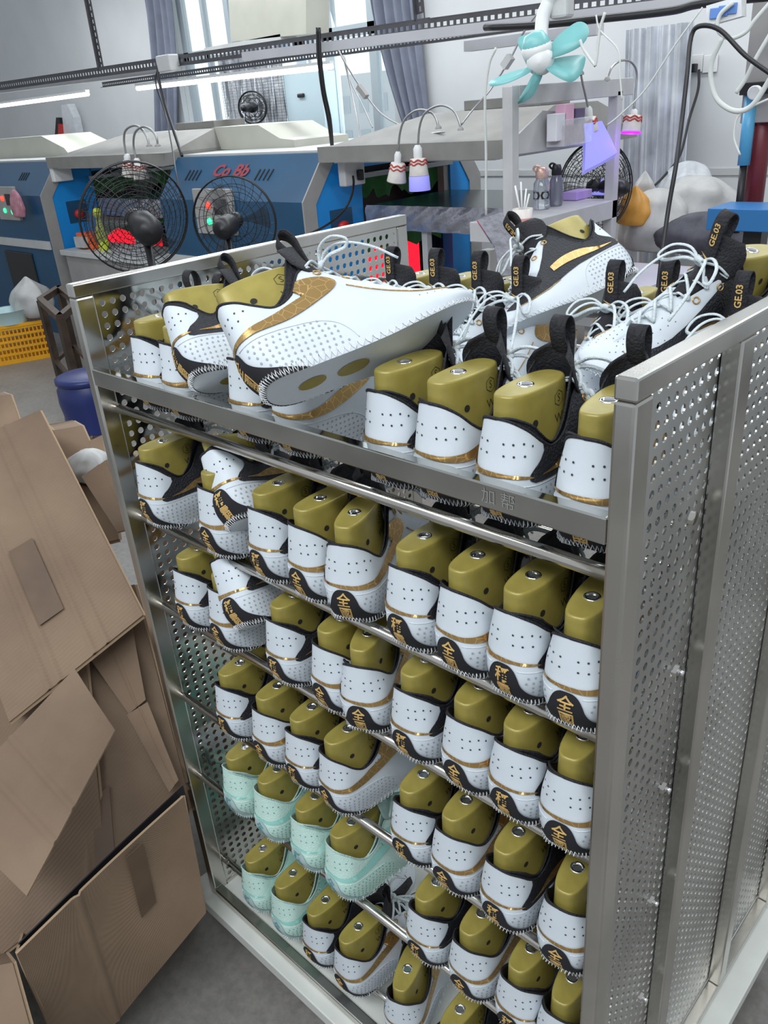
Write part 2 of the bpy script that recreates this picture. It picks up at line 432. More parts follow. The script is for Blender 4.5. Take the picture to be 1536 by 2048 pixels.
# ---- the last
LAST = [  # z, half width, y back, y front
 (.040, .0370, .012, .160), (.070, .0330, .0135, .154), (.098, .0280, .0145, .146), (.122, .0255, .015, .140), (.148, .0240, .0155, .136), (.166, .0235, .016, .133)]
def last_ring(wd, y0, y1, z, K=36, inset=0.0):
    out = []; yc = y0 + (y1-y0)*.58
    for k in range(K):
        a = 2*PI*k/K; c, s_ = math.cos(a), math.sin(a)
        ay = (yc-y0-inset) if c < 0 else (y1-yc-inset)
        ex = .62 if c < 0 else .8
        x = math.copysign(abs(s_)**ex, s_)*(wd-inset); y = yc + math.copysign(abs(c)**(.95 if c < 0 else .7), c)*ay
        out.append((x, y, z))
    return out
def build_last(parent, side):
    K = 36; mb = MB(); rings = []
    for i in range(0, len(LAST)-1):
        for q in (0, .5):
            a = np.array(LAST[i])*(1-q) + np.array(LAST[i+1])*q
            rings.append(last_ring(a[1], a[2], a[3], a[0], K))
    z, wd, y0, y1 = LAST[-1]
    rings.append(last_ring(wd, y0, y1, z-.003, K)); rings.append(last_ring(wd, y0, y1, z-.0008, K, .0008)); rings.append(last_ring(wd, y0, y1, z, K, .0028))
    vs = [p for r_ in rings for p in r_]; fs = []
    for i in range(len(rings)-1):
        for k in range(K): fs.append((i*K+k, i*K+(k+1) % K, (i+1)*K+(k+1) % K, (i+1)*K+k))
    mb.add(vs, fs, 0, True)
    # top face with a round socket hole
    hy, hr = .066, .0088
    ring = rings[-1]; circ = []
    for p in ring:
        a = math.atan2(p[0], -(p[1]-hy)); circ.append((hr*math.sin(a), hy-hr*math.cos(a), z))
    mb.add(ring+circ, [(k, (k+1) % K, K+(k+1) % K, K+k) for k in range(K)], 0, False)
    mb.add(rings[0], [tuple(range(K))], 0)
    lo = mb.build('shoe_last', M['last'], parent)
    so = MB()
    cz = [(hr+.0012, z+.0008), (hr-.0014, z+.0008), (hr-.0016, z-.030)]
    so.lathe([(hr-.0016, -.03), (hr-.0014, .0008), (hr+.0014, .0008), (hr+.0014, -.002)], 24, (0, hy, z), (0, 0, 1), 0)
    so.v = so.v; so.lathe([(hr-.002, -.029), (.0001, -.029)], 24, (0, hy, z), (0, 0, 1), 1)
    so.build('metal_socket', [M['chrome'], M['dark']], lo, fix=False)
    # side peg holes and the printed stamp
    def sx(y, zz):
        a = [np.interp(zz, [q[0] for q in LAST], [q[i] for q in LAST]) for i in (1, 2, 3)]
        yc = a[1] + (a[2]-a[1])*.58
        c = (yc-y)/(yc-a[1]) if y < yc else (y-yc)/(a[2]-yc)
        c = min(.999, max(0, c)); cc = c**(1/.95) if y < yc else c**(1/.7)
        s_ = math.sqrt(max(0, 1-cc*cc)); return a[0]*s_**(.62 if y < yc else .8)
    for sd in (1, -1):
        hb = MB()
        for rr, mi, o in ((.0048, 0, .0004), (.0058, 1, .0002)):
            hb.add([(sd*(sx(.052+rr*math.cos(2*PI*k/12), .126+rr*math.sin(2*PI*k/12))+o), .052+rr*math.cos(2*PI*k/12), .126+rr*math.sin(2*PI*k/12)) for k in range(12)], [tuple(range(12))], mi)
        hb.build('peg_hole', [M['dark'], M['last']], lo, fix=False)
    st = MB()
    vs, fs = text_mesh('WJ', .016)
    st.add([(sx(.100+v.x*1.0, .120+v.y)+.0004, .100+v.x, .120+v.y) for v in vs], fs)
    hexa = []
    for rr in (.0105, .0095):
        hexa.append([(.100+rr*math.cos(PI/6+k*PI/3), .144+rr*math.sin(PI/6+k*PI/3)*.95) for k in range(6)])
    pts = [(sx(y, zz)+.0004, y, zz) for y, zz in hexa[0]+hexa[1]]
    st.add(pts, [(k, (k+1) % 6, 6+(k+1) % 6, 6+k) for k in range(6)])
    vs, fs = text_mesh('S', .014)
    st.add([(sx(.100+v.x, .144+v.y)+.0004, .100+v.x, .144+v.y) for v in vs], fs)
    st.build('stamp', M['stamp'], lo, fix=False)
    return lo

SWOOSH = curve_pts([(-.012,.066),(.02,.0645),(.06,.0625),(.10,.0640),(.135,.069),(.17,.078),(.195,.087),(.209,.097),(.208,.108),(.197,.114),(.180,.116),(.158,.1155)], 4) + \
         curve_pts([(.158,.1135),(.178,.1105),(.189,.106),(.190,.101),(.180,.0955),(.155,.089),(.125,.0830),(.09,.0775),(.05,.0725),(.02,.0705),(-.012,.0705)], 4)
TAIL = curve_pts([(-.012,.0665),(.01,.0665),(.03,.066),(.045,.0655),(.052,.0655)], 3) + curve_pts([(.052,.0662),(.045,.0682),(.03,.0698),(.01,.0705),(-.012,.0705)], 3)
BLACK = [(.086,.140),(.078,.090),(.066,.082),(.054,.0755),(.047,.069),(.047,.063),(.054,.0595),(.08,.0580),(.12,.0570),(.16,.054),(.19,.048),(.215,.042),(.25,.034),(.29,.03),(.33,.03),(.345,.038),(.335,.042),(.31,.047),(.285,.053),(.262,.062),(.243,.076),(.228,.094),(.215,.120),(.205,.140)]
HORN = curve_pts([(.064,.0655),(.10,.0640),(.14,.0650),(.18,.0650),(.215,.0600)], 4) + curve_pts([(.218,.070),(.19,.078),(.165,.080),(.14,.0775),(.10,.0690),(.067,.0662)], 4)
BELL = curve_pts([(0,.0635),(.009,.0625),(.016,.0575),(.0205,.049),(.024,.039),(.031,.029),(.043,.020),(.060,.012),(.080,.005),(.100,-.002)], 4)
FOX = curve_pts([(.020,.0575),(.06,.0560),(.10,.0545),(.135,.0500),(.155,.040),(.165,.026),(.172,.012)], 5)

def make_sneaker(kind, pal, name='sneaker'):
    """kind 'R': the wearer's right shoe (lateral side +x); 'L': left shoe (lateral side -x)"""
    lat = 1 if kind == 'R' else -1; med = -lat
    root = empty(name)
    up = MB(); NU, NT = 74, 14
    uu = [(-NI + 2*NI*i/NU) for i in range(NU+1)]
    vs = [S(u, j/NT) for u in uu for j in range(NT+1)]
    up.add(vs, [(i*(NT+1)+j, (i+1)*(NT+1)+j, (i+1)*(NT+1)+j+1, i*(NT+1)+j+1) for i in range(NU) for j in range(NT)], 0, True)
    # insole board sewn to the feather edge, and the vamp between the eyestays
    base = [(lvl(LV[0], u), lvl(LV[0], -u)) for u in np.linspace(0, NI, 30)]
    up.add([p for a in base for p in a], [(2*i, 2*i+2, 2*i+3, 2*i+1) for i in range(29)], 0)
    vm = [(u, k) for u in np.linspace(7.3, NI, 14) for k in range(7)]
    pts = []
    for u, k in vm:
        a, b_ = lvl(LV[3], u), lvl(LV[3], -u); q = k/6; p = a*(1-q)+b_*q; p = p + np.array([0, 0, .004*4*q*(1-q)*min(1, (NI-u))]); pts.append(p)
    up.add(pts, [(i*7+k, (i+1)*7+k, (i+1)*7+k+1, i*7+k+1) for i in range(13) for k in range(6)], 0, True)
    for yy, a_, b2_ in ((.075, .013, .020), (.135, .015, .024)):
        up.add([(a_*math.cos(k*PI/8), yy+b2_*math.sin(k*PI/8), -.0012) for k in range(16)], [tuple(range(16))], 3)
    for sd in (1, -1):
        for i, s_ in enumerate((.014, .028, .042, .055)):
            dot(up, sd*s_, .103 - (.004 if i == 3 else 0), .0015, 1)
            if i < 3: dot(up, sd*s_, .090, .0015, 1)
        h = .0135; rw_ = 0
        while h < .052:
            s_ = .030 + (.0045 if rw_ % 2 else 0) + max(0, (.045-h))*.55
            lim = .158 - max(0, h-.036)*1.4
            while s_ < lim: dot(up, sd*s_, h, .0017, 2, k=7); s_ += .0092
            h += .0072; rw_ += 1
        up.tube([on_shoe(sd*a, b_, .0004) for a, b_ in FOX], .0006, 4, 0)
    h = .100  # small perforations above the swoosh
    for rw_ in range(3):
        for i in range(8):
            s_ = .135 + i*.009 + rw_*.004; hh = .096 - rw_*.006 + (s_-.135)*.28
            if hh*1.1 < S(u_of(s_), 1)[2]-.006 and hh > .085: dot(up, lat*s_, hh, .0010, 1, k=6)
    for a_ in np.linspace(7.4, 9.8, 9):
        for t_ in (.45, .58, .71, .84, .95):
            for sd in (1, -1):
                p = S(sd*(a_+(.14 if int(t_*100) % 2 else 0)), t_); n_ = Nrm(sd*a_, t_)
                if sd == med and t_ < .7: continue
                nn = Vector(n_); aa = nn.orthogonal().normalized(); bb = nn.cross(aa); c = Vector(p + n_*.0007)
                up.add([c + aa*(.0009*math.cos(k)) + bb*(.0009*math.sin(k)) for k in (0, 1.05, 2.1, 3.14, 4.2, 5.25)], [(0,1,2,3,4,5)], 1)
    up.build('upper', [pal['upper'], pal['dots'], pal['grey'], M['last']], root, fix=False)
    # gold swoosh on the outer side, its tail and a horn on the inner side
    sw = MB(); patch(sw, SWOOSH, lat, .0018); sw.build('swoosh', pal['gold'], root, fix=False)
    qp = MB(); patch(qp, BLACK, med, .0013, .008)
    q_ = qp.build('side_panel', pal['panel'], root, fix=False)
    hn = MB(); patch(hn, TAIL, med, .0016); patch(hn, HORN, med, .0022)
    for sd in ((med,)):
        hn.tube([on_shoe(sd*a, b_, .0012) for a, b_ in ((.215,.0415),(.25,.034),(.29,.030),(.325,.030),(.345,.046))], .0008, 5)
    hn.tube([on_shoe(lat*a, b_, .0012) for a, b_ in smooth_path_2((.21,.085),(.225,.070),(.25,.055),(.285,.042),(.32,.038),(.345,.040))], .0009, 5)
    for sd in (1, -1):
        for uu_ in (6.15, 6.9):
            c_ = Vector(S(sd*uu_, .93)); n_ = Vector(Nrm(sd*uu_, .93)); a_ = n_.orthogonal().normalized(); b3_ = n_.cross(a_)
            hn.tube([c_ + n_*.001 + a_*(.0048*math.cos(k*PI/6)) + b3_*(.0048*math.sin(k*PI/6)) for k in range(12)], .0012, 5, closed=True)
    hn.build('gold_trim', pal['gold'], root, fix=False)
    # heel patch with its two characters
    hp = MB(); bell = BELL + [(-a, b_) for a, b_ in BELL[::-1][:-1]]
    bell = [(a, b_) for a, b_ in bell]
    patch(hp, bell, 1, .0015, .005)
    hpo = hp.build('heel_patch', pal['patch'], root, fix=False)
    tx = MB()
    for ch, zc in zip(('稱霸' if kind == 'L' else '全國'), (.0470, .0250)):
        vs, fs = text_mesh(ch, .0235, bold=.0004)
        P_ = [on_shoe(v.x*.92 + .05*v.y, zc + v.y*.95, .0024) for v in vs]
        tx.add(P_, fs)
    tx.build('characters', pal['text'], hpo, fix=False)
    # black binding round the collar and the padded inner collar
    cb = MB()
    path = [S(u, 1) + np.array([0, .0, .001]) for u in np.linspace(-6.0, 6.0, 49)]
    cb.tube(path, .0018, 8)
    def coll(a, b_):
        u = -6.0 + 12.0*a; T = lvl(LV[3], u); e = max(0, abs(u)-3.6)/2.4; ex = .030*e**1.5
        if u*med > 0: ex = max(ex, .012*max(0, 1-abs(abs(u)-2.5)/2.5))
        top = T + np.array([-T[0]*.05, -.004*e, ex]); bot = T*np.array([.9, 1, 1]) + np.array([0, .004 if abs(u) < 2 else 0, -.03])
        return bot*(1-b_) + top*b_ + np.array([-.002*math.sin(b_*PI)*np.sign(T[0]), 0, 0])
    cb.grid(coll, 48, 6)
    tl = [Vector(coll(i/48, 1)) for i in range(49)]
    cb.tube(tl, .0015, 6)
    cb.build('collar', pal['lining'], root, fix=False)
    # tongue with its looped pull tab
    tn = MB()
    cl = smooth_path([(0,.196,.114),(0,.183,.126),(0,.170,.138),(0,.158,.152),(0,.150,.170),(0,.147,.186),(0,.147,.200)], 3)
    wd = np.interp(np.linspace(0, 6, len(cl)), range(7), (.014,.020,.027,.033,.036,.034,.024))
    def tg(a, b_, o):
        i = a*(len(cl)-1); k = min(int(i), len(cl)-2); f_ = i-k; c = cl[k]*(1-f_)+cl[k+1]*f_; w_ = wd[k]*(1-f_)+wd[k+1]*f_; q = (b_-.5)*2
        return Vector((q*w_*.94, c.y - .030*q*q*min(1, a*1.6) + o, c.z - .010*q*q + o*.4))
    NA = 14; vs = []
    for o in (.003, -.004):
        for i in range(NA+1):
            for j in range(11): vs.append(tg(i/NA, j/10, o*(1-.5*abs(j-5)/5)))
    fs = []; q = (NA+1)*11
    for i in range(NA):
        for j in range(10):
            a = i*11+j; fs.append((a, a+11, a+12, a+1)); fs.append((q+a, q+a+1, q+a+12, q+a+11))
    for i in range(NA):
        for j in (0, 10): a = i*11+j; fs.append((a, a+11, q+a+11, q+a))
    for j in range(10): a = NA*11+j; fs.append((a, a+1, q+a+1, q+a))
    tn.add(vs, fs, 0, True)
    tn.build('tongue', pal['lining'], root)
    pt = MB()
    lp = [(0,.154,.166),(0,.154,.190),(0,.155,.210),(0,.151,.224),(0,.142,.230),(0,.133,.223),(0,.132,.210),(0,.137,.196),(0,.142,.186)]
    sp = smooth_path(lp, 4); hw = .0105; vs = []
    for i, p in enumerate(sp):
        t_ = (sp[min(i+1, len(sp)-1)]-sp[max(i-1, 0)]).normalized(); nn = Vector((0, -t_.z, t_.y))
        for o in (.0008, -.0008):
            for sx_ in (-hw, hw): vs.append(p + nn*o + Vector((sx_, 0, 0)))
    fs = []
    for i in range(len(sp)-1):
        a = 4*i; b_ = a+4; fs += [(a, a+1, b_+1, b_), (a+2, b_+2, b_+3, a+3), (a, b_, b_+2, a+2), (a+1, a+3, b_+3, b_+1)]
    pt.add(vs, fs, 0, True)
    pto = pt.build('pull_tab', pal['lining'], root)
    tt = MB(); vs, fs = text_mesh('GE.03', .0135, bold=.0003)
    tt.add([(v.y, .1568, .198 + v.x) for v in vs], fs)
    tt.add([(v[0]*.011, .1600, .166+v[1]*.011) for v in ((-.6,.1),(-.35,-.25),(0,-.2),(1,.5),(0,.08),(-.3,.0))], [(0,1,2,5),(2,3,4,5)])
    tt.build('tab_lettering', pal['text'], pto, fix=False)
    # laces: crossing rows, knot, bow and loose ends
    lc = MB(); rows = [6.15, 6.75, 7.35, 7.95, 8.55, 9.15]
    def eye(u, sd): p = lvl(LV[3], u*sd); return Vector(p) + Vector((sd*.004, .001, .0015))
    for i, u in enumerate(rows):
        for sd in (1, -1):
            a = eye(u, sd); b_ = eye(rows[min(i+1, len(rows)-1)], -sd) if i < len(rows)-1 else eye(u, -sd)
            mid = (a+b_)/2 + Vector((0, .004*sd, .009 + .0015*sd)); q1 = a*.7+b_*.3 + Vector((0, .003, .009)); q2 = a*.3+b_*.7 + Vector((0, .003, .008))
            lc.tube(smooth_path([a + Vector((0, 0, -.003)), q1, mid, q2, b_ + Vector((0, 0, -.003))], 4), .0027, 6, flat=.6)
            if i == len(rows)-1: break
    K = Vector((0, .168, .160))
    lc.tube(smooth_path([K+Vector((-.007,0,0)), K+Vector((0,.005,.005)), K+Vector((.007,.001,0)), K+Vector((0,-.004,-.004)), K+Vector((-.006,.002,.002))], 4), .0044, 7)
    rr = random.Random(3 if kind == 'R' else 5)
    for sd in (1, -1):
        lc.tube(smooth_path([K, K+Vector((sd*.022,.004,.014)), K+Vector((sd*.044,.016,.010)), K+Vector((sd*.052,.030,-.006)), K+Vector((sd*.040,.028,-.010)), K+Vector((sd*.020,.012,.0)), K], 5), .0027, 6, flat=.7)
        e = [K, K+Vector((sd*.018,.012,.010)), K+Vector((sd*.034,.034,.002)), K+Vector((sd*.046,.060,-.026)), K+Vector((sd*(.040+rr.random()*.02),.085,-.055))]
        lc.tube(smooth_path(e, 5), .0026, 6, flat=.7)
        a = eye(6.15, sd); lc.tube(smooth_path([a, a*.5+K*.5+Vector((sd*.004,0,.006)), K], 4), .0027, 6, flat=.7)
    lc.build('laces', pal['lace'], root)
    # white overlock stitching round the feather edge
    th = MB(); pts = []
    n_ = 400; rs = random.Random(9)
    for i in range(n_):
        u = -NI + 2*NI*i/n_; k = i % 4
        p = S(u, 0); q = S(u, .09); nr = Nrm(u, .05)
        if k == 0: v = p + nr*.0010 + np.array([0, 0, -.0006])
        elif k == 1: v = p*.5+q*.5 + nr*(.0042+.0022*rs.random())
        elif k == 2: v = q + nr*.0020 + np.array([0, 0, .0012*rs.random()])
        else: v = p*.6+q*.4 + nr*(.0016)
        pts.append(v)
    th.tube(pts, .0007, 3, caps=False)
    th.build('stitching', pal['thread'], root, fix=False)
    build_last(root, lat)
    return root
def smooth_path_2(*p): return curve_pts(list(p), 4)

PW = palette('white'); PM = palette('mint')
PROTO = {}
USED = set()
def dup(root):
    r_ = root.copy(); col.objects.link(r_)
    for ch in list(root.children):
        c = ch.copy(); col.objects.link(c); c.parent = r_
        for g in ch.children:
            d = g.copy(); col.objects.link(d); d.parent = c
    return r_
def sneaker(kind, loc, rot, label, group, pal='white'):
    key = (kind, pal)
    if key not in PROTO:
        PROTO[key] = make_sneaker(kind, PW if pal == 'white' else PM); o = PROTO[key]
    else: o = dup(PROTO[key])
    o.location = loc; o.rotation_euler = rot
    return tag(o, label, 'sneaker', group)

R_ = math.radians
def tier(t, specs, gname, pal='white'):
    z = TZ[t] + .0140
    for i, sp in enumerate(specs):
        kind, x, yaw, dy, roll, label = sp[:6]; pl = sp[6] if len(sp) > 6 else 'white'
        sneaker(kind, (x, (-.004 if t else .024)+dy, z), (0, R_(roll), R_(yaw)), label, gname if pl == 'white' else 'mint sneakers on the rack', pl)
ORD = ['first', 'second', 'third', 'fourth', 'fifth', 'sixth', 'seventh', 'eighth', 'ninth']
LT = 'white and black sneaker, olive last, {} from left on {}, {}'
SIDE = {'L': 'black inner side', 'R': 'full gold swoosh'}
def row(t, items, tname, gname):
    out = []
    for i, it in enumerate(items):
        kind, x = it[0], it[1]; yaw = it[2] if len(it) > 2 else 0; dy = it[3] if len(it) > 3 else 0; roll = it[4] if len(it) > 4 else 0
        out.append((kind, x, yaw, dy, roll, LT.format(ORD[i], tname, SIDE[kind])))
    tier(t, out, gname)
row(0, [('L', .145), ('R', .235), ('L', .425), ('R', .53), ('L', .725), ('R', .815), ('L', .915), ('R', 1.03, 6)], 'top shelf front', 'sneakers standing heel out along the front of the top shelf')
row(1, [('L', .115), ('R', .315), ('L', .455), ('R', .555), ('R', .66, 22), ('L', .768), ('R', .860), ('L', .947), ('R', 1.038, 7)], 'second tier', 'sneakers on the second tier')
row(2, [('L', .17), ('R', .285), ('L', .455), ('R', .575), ('R', .665, 22), ('L', .758), ('R', .86), ('L', .945), ('R', 1.035, 7)], 'third tier', 'sneakers on the third tier')
row(3, [('L', .24), ('R', .36), ('L', .46), ('R', .55, -6), ('L', .735), ('R', .825), ('L', .925), ('R', 1.035, 7)], 'fourth tier', 'sneakers on the fourth tier')
tier(4, [('L', .20, 0, 0, 0, 'mint green sneaker on an olive last, leftmost of the upper mint row', 'mint'),
         ('R', .31, 0, 0, 0, 'mint green sneaker second from the left in the upper mint row', 'mint'),
         ('L', .43, 0, 0, 0, 'mint green sneaker third from the left in the upper mint row', 'mint'),
         ('R', .53, -4, 0, 0, 'mint green sneaker with its whole side showing, beside the white ones', 'mint'),
         ('L', .75, 0, 0, 0, LT.format('fifth', 'fifth tier', SIDE['L'])), ('R', .85, 0, 0, 0, LT.format('sixth', 'fifth tier', SIDE['R'])),
         ('L', .95, 0, 0, 0, LT.format('seventh', 'fifth tier', SIDE['L'])), ('R', 1.035, 7, 0, 0, LT.format('eighth', 'fifth tier', SIDE['R']))], 'sneakers on the fifth tier')
TZ.append(-.072)
tier(5, [('L', .19, 0, 0, 0, 'mint green sneaker on the bottom tier nearest the perforated panel', 'mint'),
         ('R', .30, 0, 0, 0, 'mint green sneaker on the bottom tier beside a white one', 'mint'),
         ('L', .41, 0, 0, 0, LT.format('third', 'bottom tier', SIDE['L'])), ('R', .51, -3, 0, 0, LT.format('fourth', 'bottom tier', SIDE['R'])),
         ('R', .68, 20, 0, 0, LT.format('fifth', 'bottom tier', 'turned askew')), ('L', .79, 0, 0, 0, LT.format('sixth', 'bottom tier', SIDE['L'])),
         ('R', .90, 0, 0, 0, LT.format('seventh', 'bottom tier', SIDE['R']))], 'sneakers on the bottom tier')
# back row of the top shelf, toes towards the aisle
TABS = ['leftmost of the back row', 'second in the back row', 'third in the back row', 'half behind the lying black sneaker', 'right of the lying black sneaker', 'beneath the large askew one', 'beside the perforated panel']
for i, (x, yh, yaw, k) in enumerate([(.335, .640, 180, 'R'), (.425, .650, 184, 'L'), (.535, .655, 178, 'R'), (.625, .64, 181, 'L'), (.795, .655, 180, 'R'), (.872, .69, 178, 'L'), (1.0, .64, 180, 'R')]):
    sneaker(k, (x, yh, TZ[0]+.012), (0, 0, R_(yaw)), 'sneaker standing toe out on the top shelf, ' + TABS[i], 'sneakers standing toe out at the back of the top shelf')
# sneakers lying over the others
LY = 'sneakers lying on top of the rows'
def lying(k, loc, rot, label): sneaker(k, loc, tuple(R_(a) for a in rot), label, LY)
lying('R', (.640, -.090, 1.355), (12, -48, -28), 'large white sneaker with full gold swoosh lying on its side over the top shelf rail')
lying('L', (.342, -.004, 1.300), (-4, -42, -12), 'white and black sneaker lying tilted at the left end of the top shelf')
lying('L', (.387, .002, 1.060), (-22, -34, 20), 'white and black sneaker lying tilted over its neighbours on the second tier')
lying('L', (.369, -.006, .842), (-14, -29, 16), 'white and black sneaker lying tilted over its neighbours on the third tier')
lying('R', (.945, .67, 1.283), (2, -16, 160), 'large white sneaker lying askew at the right end of the top shelf')
lying('R', (.72, .74, 1.355), (-15, 48, 155), 'black sided sneaker lying across the others in the middle of the top shelf')
# ================================================================== the hall behind
def pl(pts, ax, v): return [at(x, y, ax, v) for x, y in pts]
M['wall'] = mat('white plastered wall', (.60, .62, .63), .85, 0, .07, 1.5, .05, 20)
M['frame'] = mat('grey window aluminium', (.42, .48, .52), .4, .3)
M['curtain'] = mat('blue grey curtain', (.19, .21, .27), .85, 0, .15, 6)
M['blue_dark'] = mat('dark blue powder coat', (.008, .068, .15), .34, 0, .15, 3)
M['blue'] = mat('bright blue powder coat', (.010, .27, .72), .35, 0, .1, 4)
M['grey'] = mat('warm grey painted steel', (.33, .32, .31), .45, 0, .12, 5)
M['lgrey'] = mat('pale grey painted steel', (.52, .53, .53), .42, 0, .1, 4)
M['hood'] = mat('dusty grey hood sheet', (.235, .23, .215), .6, 0, .2, 5)
M['beige'] = mat('beige sheet metal', (.46, .46, .40), .55, 0, .08, 4)
M['black'] = mat('black plastic', (.012, .012, .014), .4)
M['smoke'] = mat('smoky fan blade', (.05, .05, .055), .3, alpha=.35)
M['wire'] = mat('black wire', (.02, .02, .022), .45, .3)
M['white'] = mat('white plastic', (.72, .73, .73), .4)
M['wcord'] = mat('white cord', (.62, .64, .62), .5)
M['bar'] = mat('slotted grey steel', (.085, .085, .095), .5, .3, .2, 12)
M['lbar'] = mat('white cable trunking', (.50, .50, .53), .5, 0, .1, 4)
M['belt'] = mat('dark green belt', (.02, .10, .10), .22)
M['tape'] = mat('clear tape over foil', (.50, .50, .56), .22, .5, .25, 14, .5, 20)
M['letter'] = mat('dark red lettering', (.26, .025, .04), .5)
M['red'] = mat('red plastic', (.55, .02, .02), .4)
M['green_cloth'] = mat('green dust curtain', (.05, .22, .06), .8, 0, .2, 14)
M['ir'] = mat('infrared glow', (.4, .0, .0), .6, emit=1.6, ecol=(1, .01, .03))
M['led_r'] = mat('red pilot light', (.8, .05, .03), .3, emit=2.5, ecol=(1, .04, .02))
M['led_g'] = mat('green pilot light', (.05, .7, .25), .3, emit=2.0, ecol=(.03, .9, .3))
M['tube'] = mat('lit tube', (1, 1, .95), .4, emit=3.2, ecol=(1, 1, .88))
M['plastic_film'] = mat('clear plastic film', (.85, .88, .92), .15, 0, .1, 20, .6, 25, alpha=.45)
M['bagw'] = mat('white plastic bag', (.46, .46, .45), .45, 0, .15, 8, .5, 9)
M['flex'] = mat('gooseneck steel', (.42, .42, .42), .35, .9)
M['teal'] = mat('teal fan plastic', (.20, .50, .50), .35)
M['glass'] = mat('window glass', (.95, 1, 1), .02, alpha=.12)

YW = 6.2
# --- back wall with the window opening
wx0 = at(340, 60, 'Y', YW).x; wx1 = at(792, 260, 'Y', YW).x; wz0 = 1.02; wz1 = 4.2
f = MB()
f.box((-16, YW, FZ), (wx0, YW+.2, 4.5)); f.box((wx1, YW, FZ), (4, YW+.2, 4.5)); f.box((wx0, YW, FZ), (wx1, YW+.2, wz0)); f.box((wx0, YW, wz1), (wx1, YW+.2, 4.5))
struct(f.build('wall_back', M['wall']))
f = MB(); f.box((-16.2, -4, FZ), (-16, YW+.2, 4.5)); struct(f.build('wall_left', M['wall']))
f = MB(); zc = 1.02
f.bar((-16, YW-.006, zc), (4, YW-.006, zc-.01), .012, .05); struct(f.build('trim_1', M['lgrey']))
win = struct(empty('window_1'))
f = MB()
def vbar(x0_, w_): f.box((x0_, YW+.04, wz0), (x0_+w_, YW+.11, wz1))
for px_, w_ in ((345, .07), (380, .10), (425, .05), (470, .08), (600, .17), (658, .14), (745, .10), (792, .05)): vbar(at(px_, 200, 'Y', YW).x-.04, w_)
z1_ = at(700, 62, 'Y', YW).z
f.box((wx0, YW+.04, z1_-.05), (wx1, YW+.11, z1_+.06)); f.box((wx0, YW+.04, wz0), (wx1, YW+.11, wz0+.07))
f.build('window_frame', M['frame'], win)
f = MB(); f.box((wx0, YW+.075, wz0), (wx1, YW+.08, wz1)); f.build('window_pane', M['glass'], win)
# sky and a pale block of flats seen through the panes
m, n, l, b = new_mat('overcast sky'); M['sky'] = m
em = n.new('ShaderNodeEmission'); em.inputs[0].default_value = (.80, .96, 1, 1); em.inputs[1].default_value = 1.35
l.new(em.outputs[0], n['Material Output'].inputs[0])
f = MB(); f.box((-40, 24, -6), (10, 24.1, 22)); struct(f.build('sky_backdrop', M['sky']))
bd = thing('apartment_building', 'pale apartment block seen hazily through the window', 'building')
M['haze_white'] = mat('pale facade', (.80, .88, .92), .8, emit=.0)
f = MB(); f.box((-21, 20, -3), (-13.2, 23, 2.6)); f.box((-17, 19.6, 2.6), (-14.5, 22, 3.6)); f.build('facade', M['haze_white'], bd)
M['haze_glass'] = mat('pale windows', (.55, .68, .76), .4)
f = MB()
for i in range(9):
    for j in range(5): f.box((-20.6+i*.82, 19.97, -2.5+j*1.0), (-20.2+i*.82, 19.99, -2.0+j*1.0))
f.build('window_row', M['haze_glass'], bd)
# --- curtains
def curtain(name, top, bot, label, y=YW-.10, folds=6, z0=None):
    """top/bot: (x0, x1, z)"""
    f = MB()
    def fn(a, b_):
        k = b_**1.6 if name else b_; x0_ = top[0]*(1-k)+bot[0]*k; x1_ = top[1]*(1-k)+bot[1]*k; z = top[2]*(1-b_)+bot[2]*b_
        return Vector((x0_+(x1_-x0_)*a, y + .05*math.sin(a*folds*2*PI)*(1-.4*b_) + .015*math.sin(a*folds*5+b_*3), z))
    def fb(a, b_): return fn(a, b_) + Vector((0, .012, 0))
    f.grid(fn, folds*10, 24); f.grid(fb, folds*10, 24)
    tag(f.build('curtain', M['curtain'], fix=False), label, 'curtain', 'curtains at the tall window')
T = at(286, -20, 'Y', YW-.1); T2 = at(338, -20, 'Y', YW-.1); B1 = at(306, 262, 'Y', YW-.1); B2 = at(352, 262, 'Y', YW-.1)
curtain('a', (T.x, T2.x, T.z), (B1.x, B2.x, B1.z-.1), 'blue grey curtain hanging straight at the left side of the window', folds=4)
T = at(738, -20, 'Y', YW-.1); T2 = at(832, -20, 'Y', YW-.1); B1 = at(808, 240, 'Y', YW-.1); B2 = at(858, 240, 'Y', YW-.1)
curtain('b', (T.x, T2.x, T.z), (B1.x, B2.x, B1.z-.1), 'blue grey curtain gathered in folds at the right side of the window', folds=5)
# --- things at the window
M['panelblue'] = mat('pale blue board', (.56, .70, .76), .4)
P_ = pl([(563, 150), (640, 142), (655, 300), (585, 305)], 'Y', 6.02)
f = MB(); f.prism(P_, (0, .22, 0)); bo = f.build('window_board', M['panelblue']); tag(bo, 'pale blue board standing against the window beside the exhaust fan', 'board')
f = MB(); c = at(601, 191, 'Y', 6.0); f.bbox((c.x-.05, 5.99, c.z-.02), (c.x+.05, 6.02, c.z+.02), .01); f.build('latch', M['black'], bo)
fo = thing('foil_sheet', 'crinkled silver foil hung behind the exhaust fan in the window', 'foil')
f = MB(); a = at(432, 105, 'Y', 6.1); b2 = at(578, 275, 'Y', 6.1)
def ff(u, v): return Vector((a.x+(b2.x-a.x)*u, 6.10 + .03*math.sin(u*26+v*2)+.012*math.sin(u*61), a.z+(b2.z-a.z)*v))
M['foil'] = mat('crinkled silver foil', (.66, .68, .74), .22, .95, .15, 9, .5, 7)
f.box((a.x, 6.1, a.z-.02), (b2.x, YW+.06, a.z+.02)); f.grid(ff, 60, 8); f.build('sheet', M['foil'], fo, fix=False)
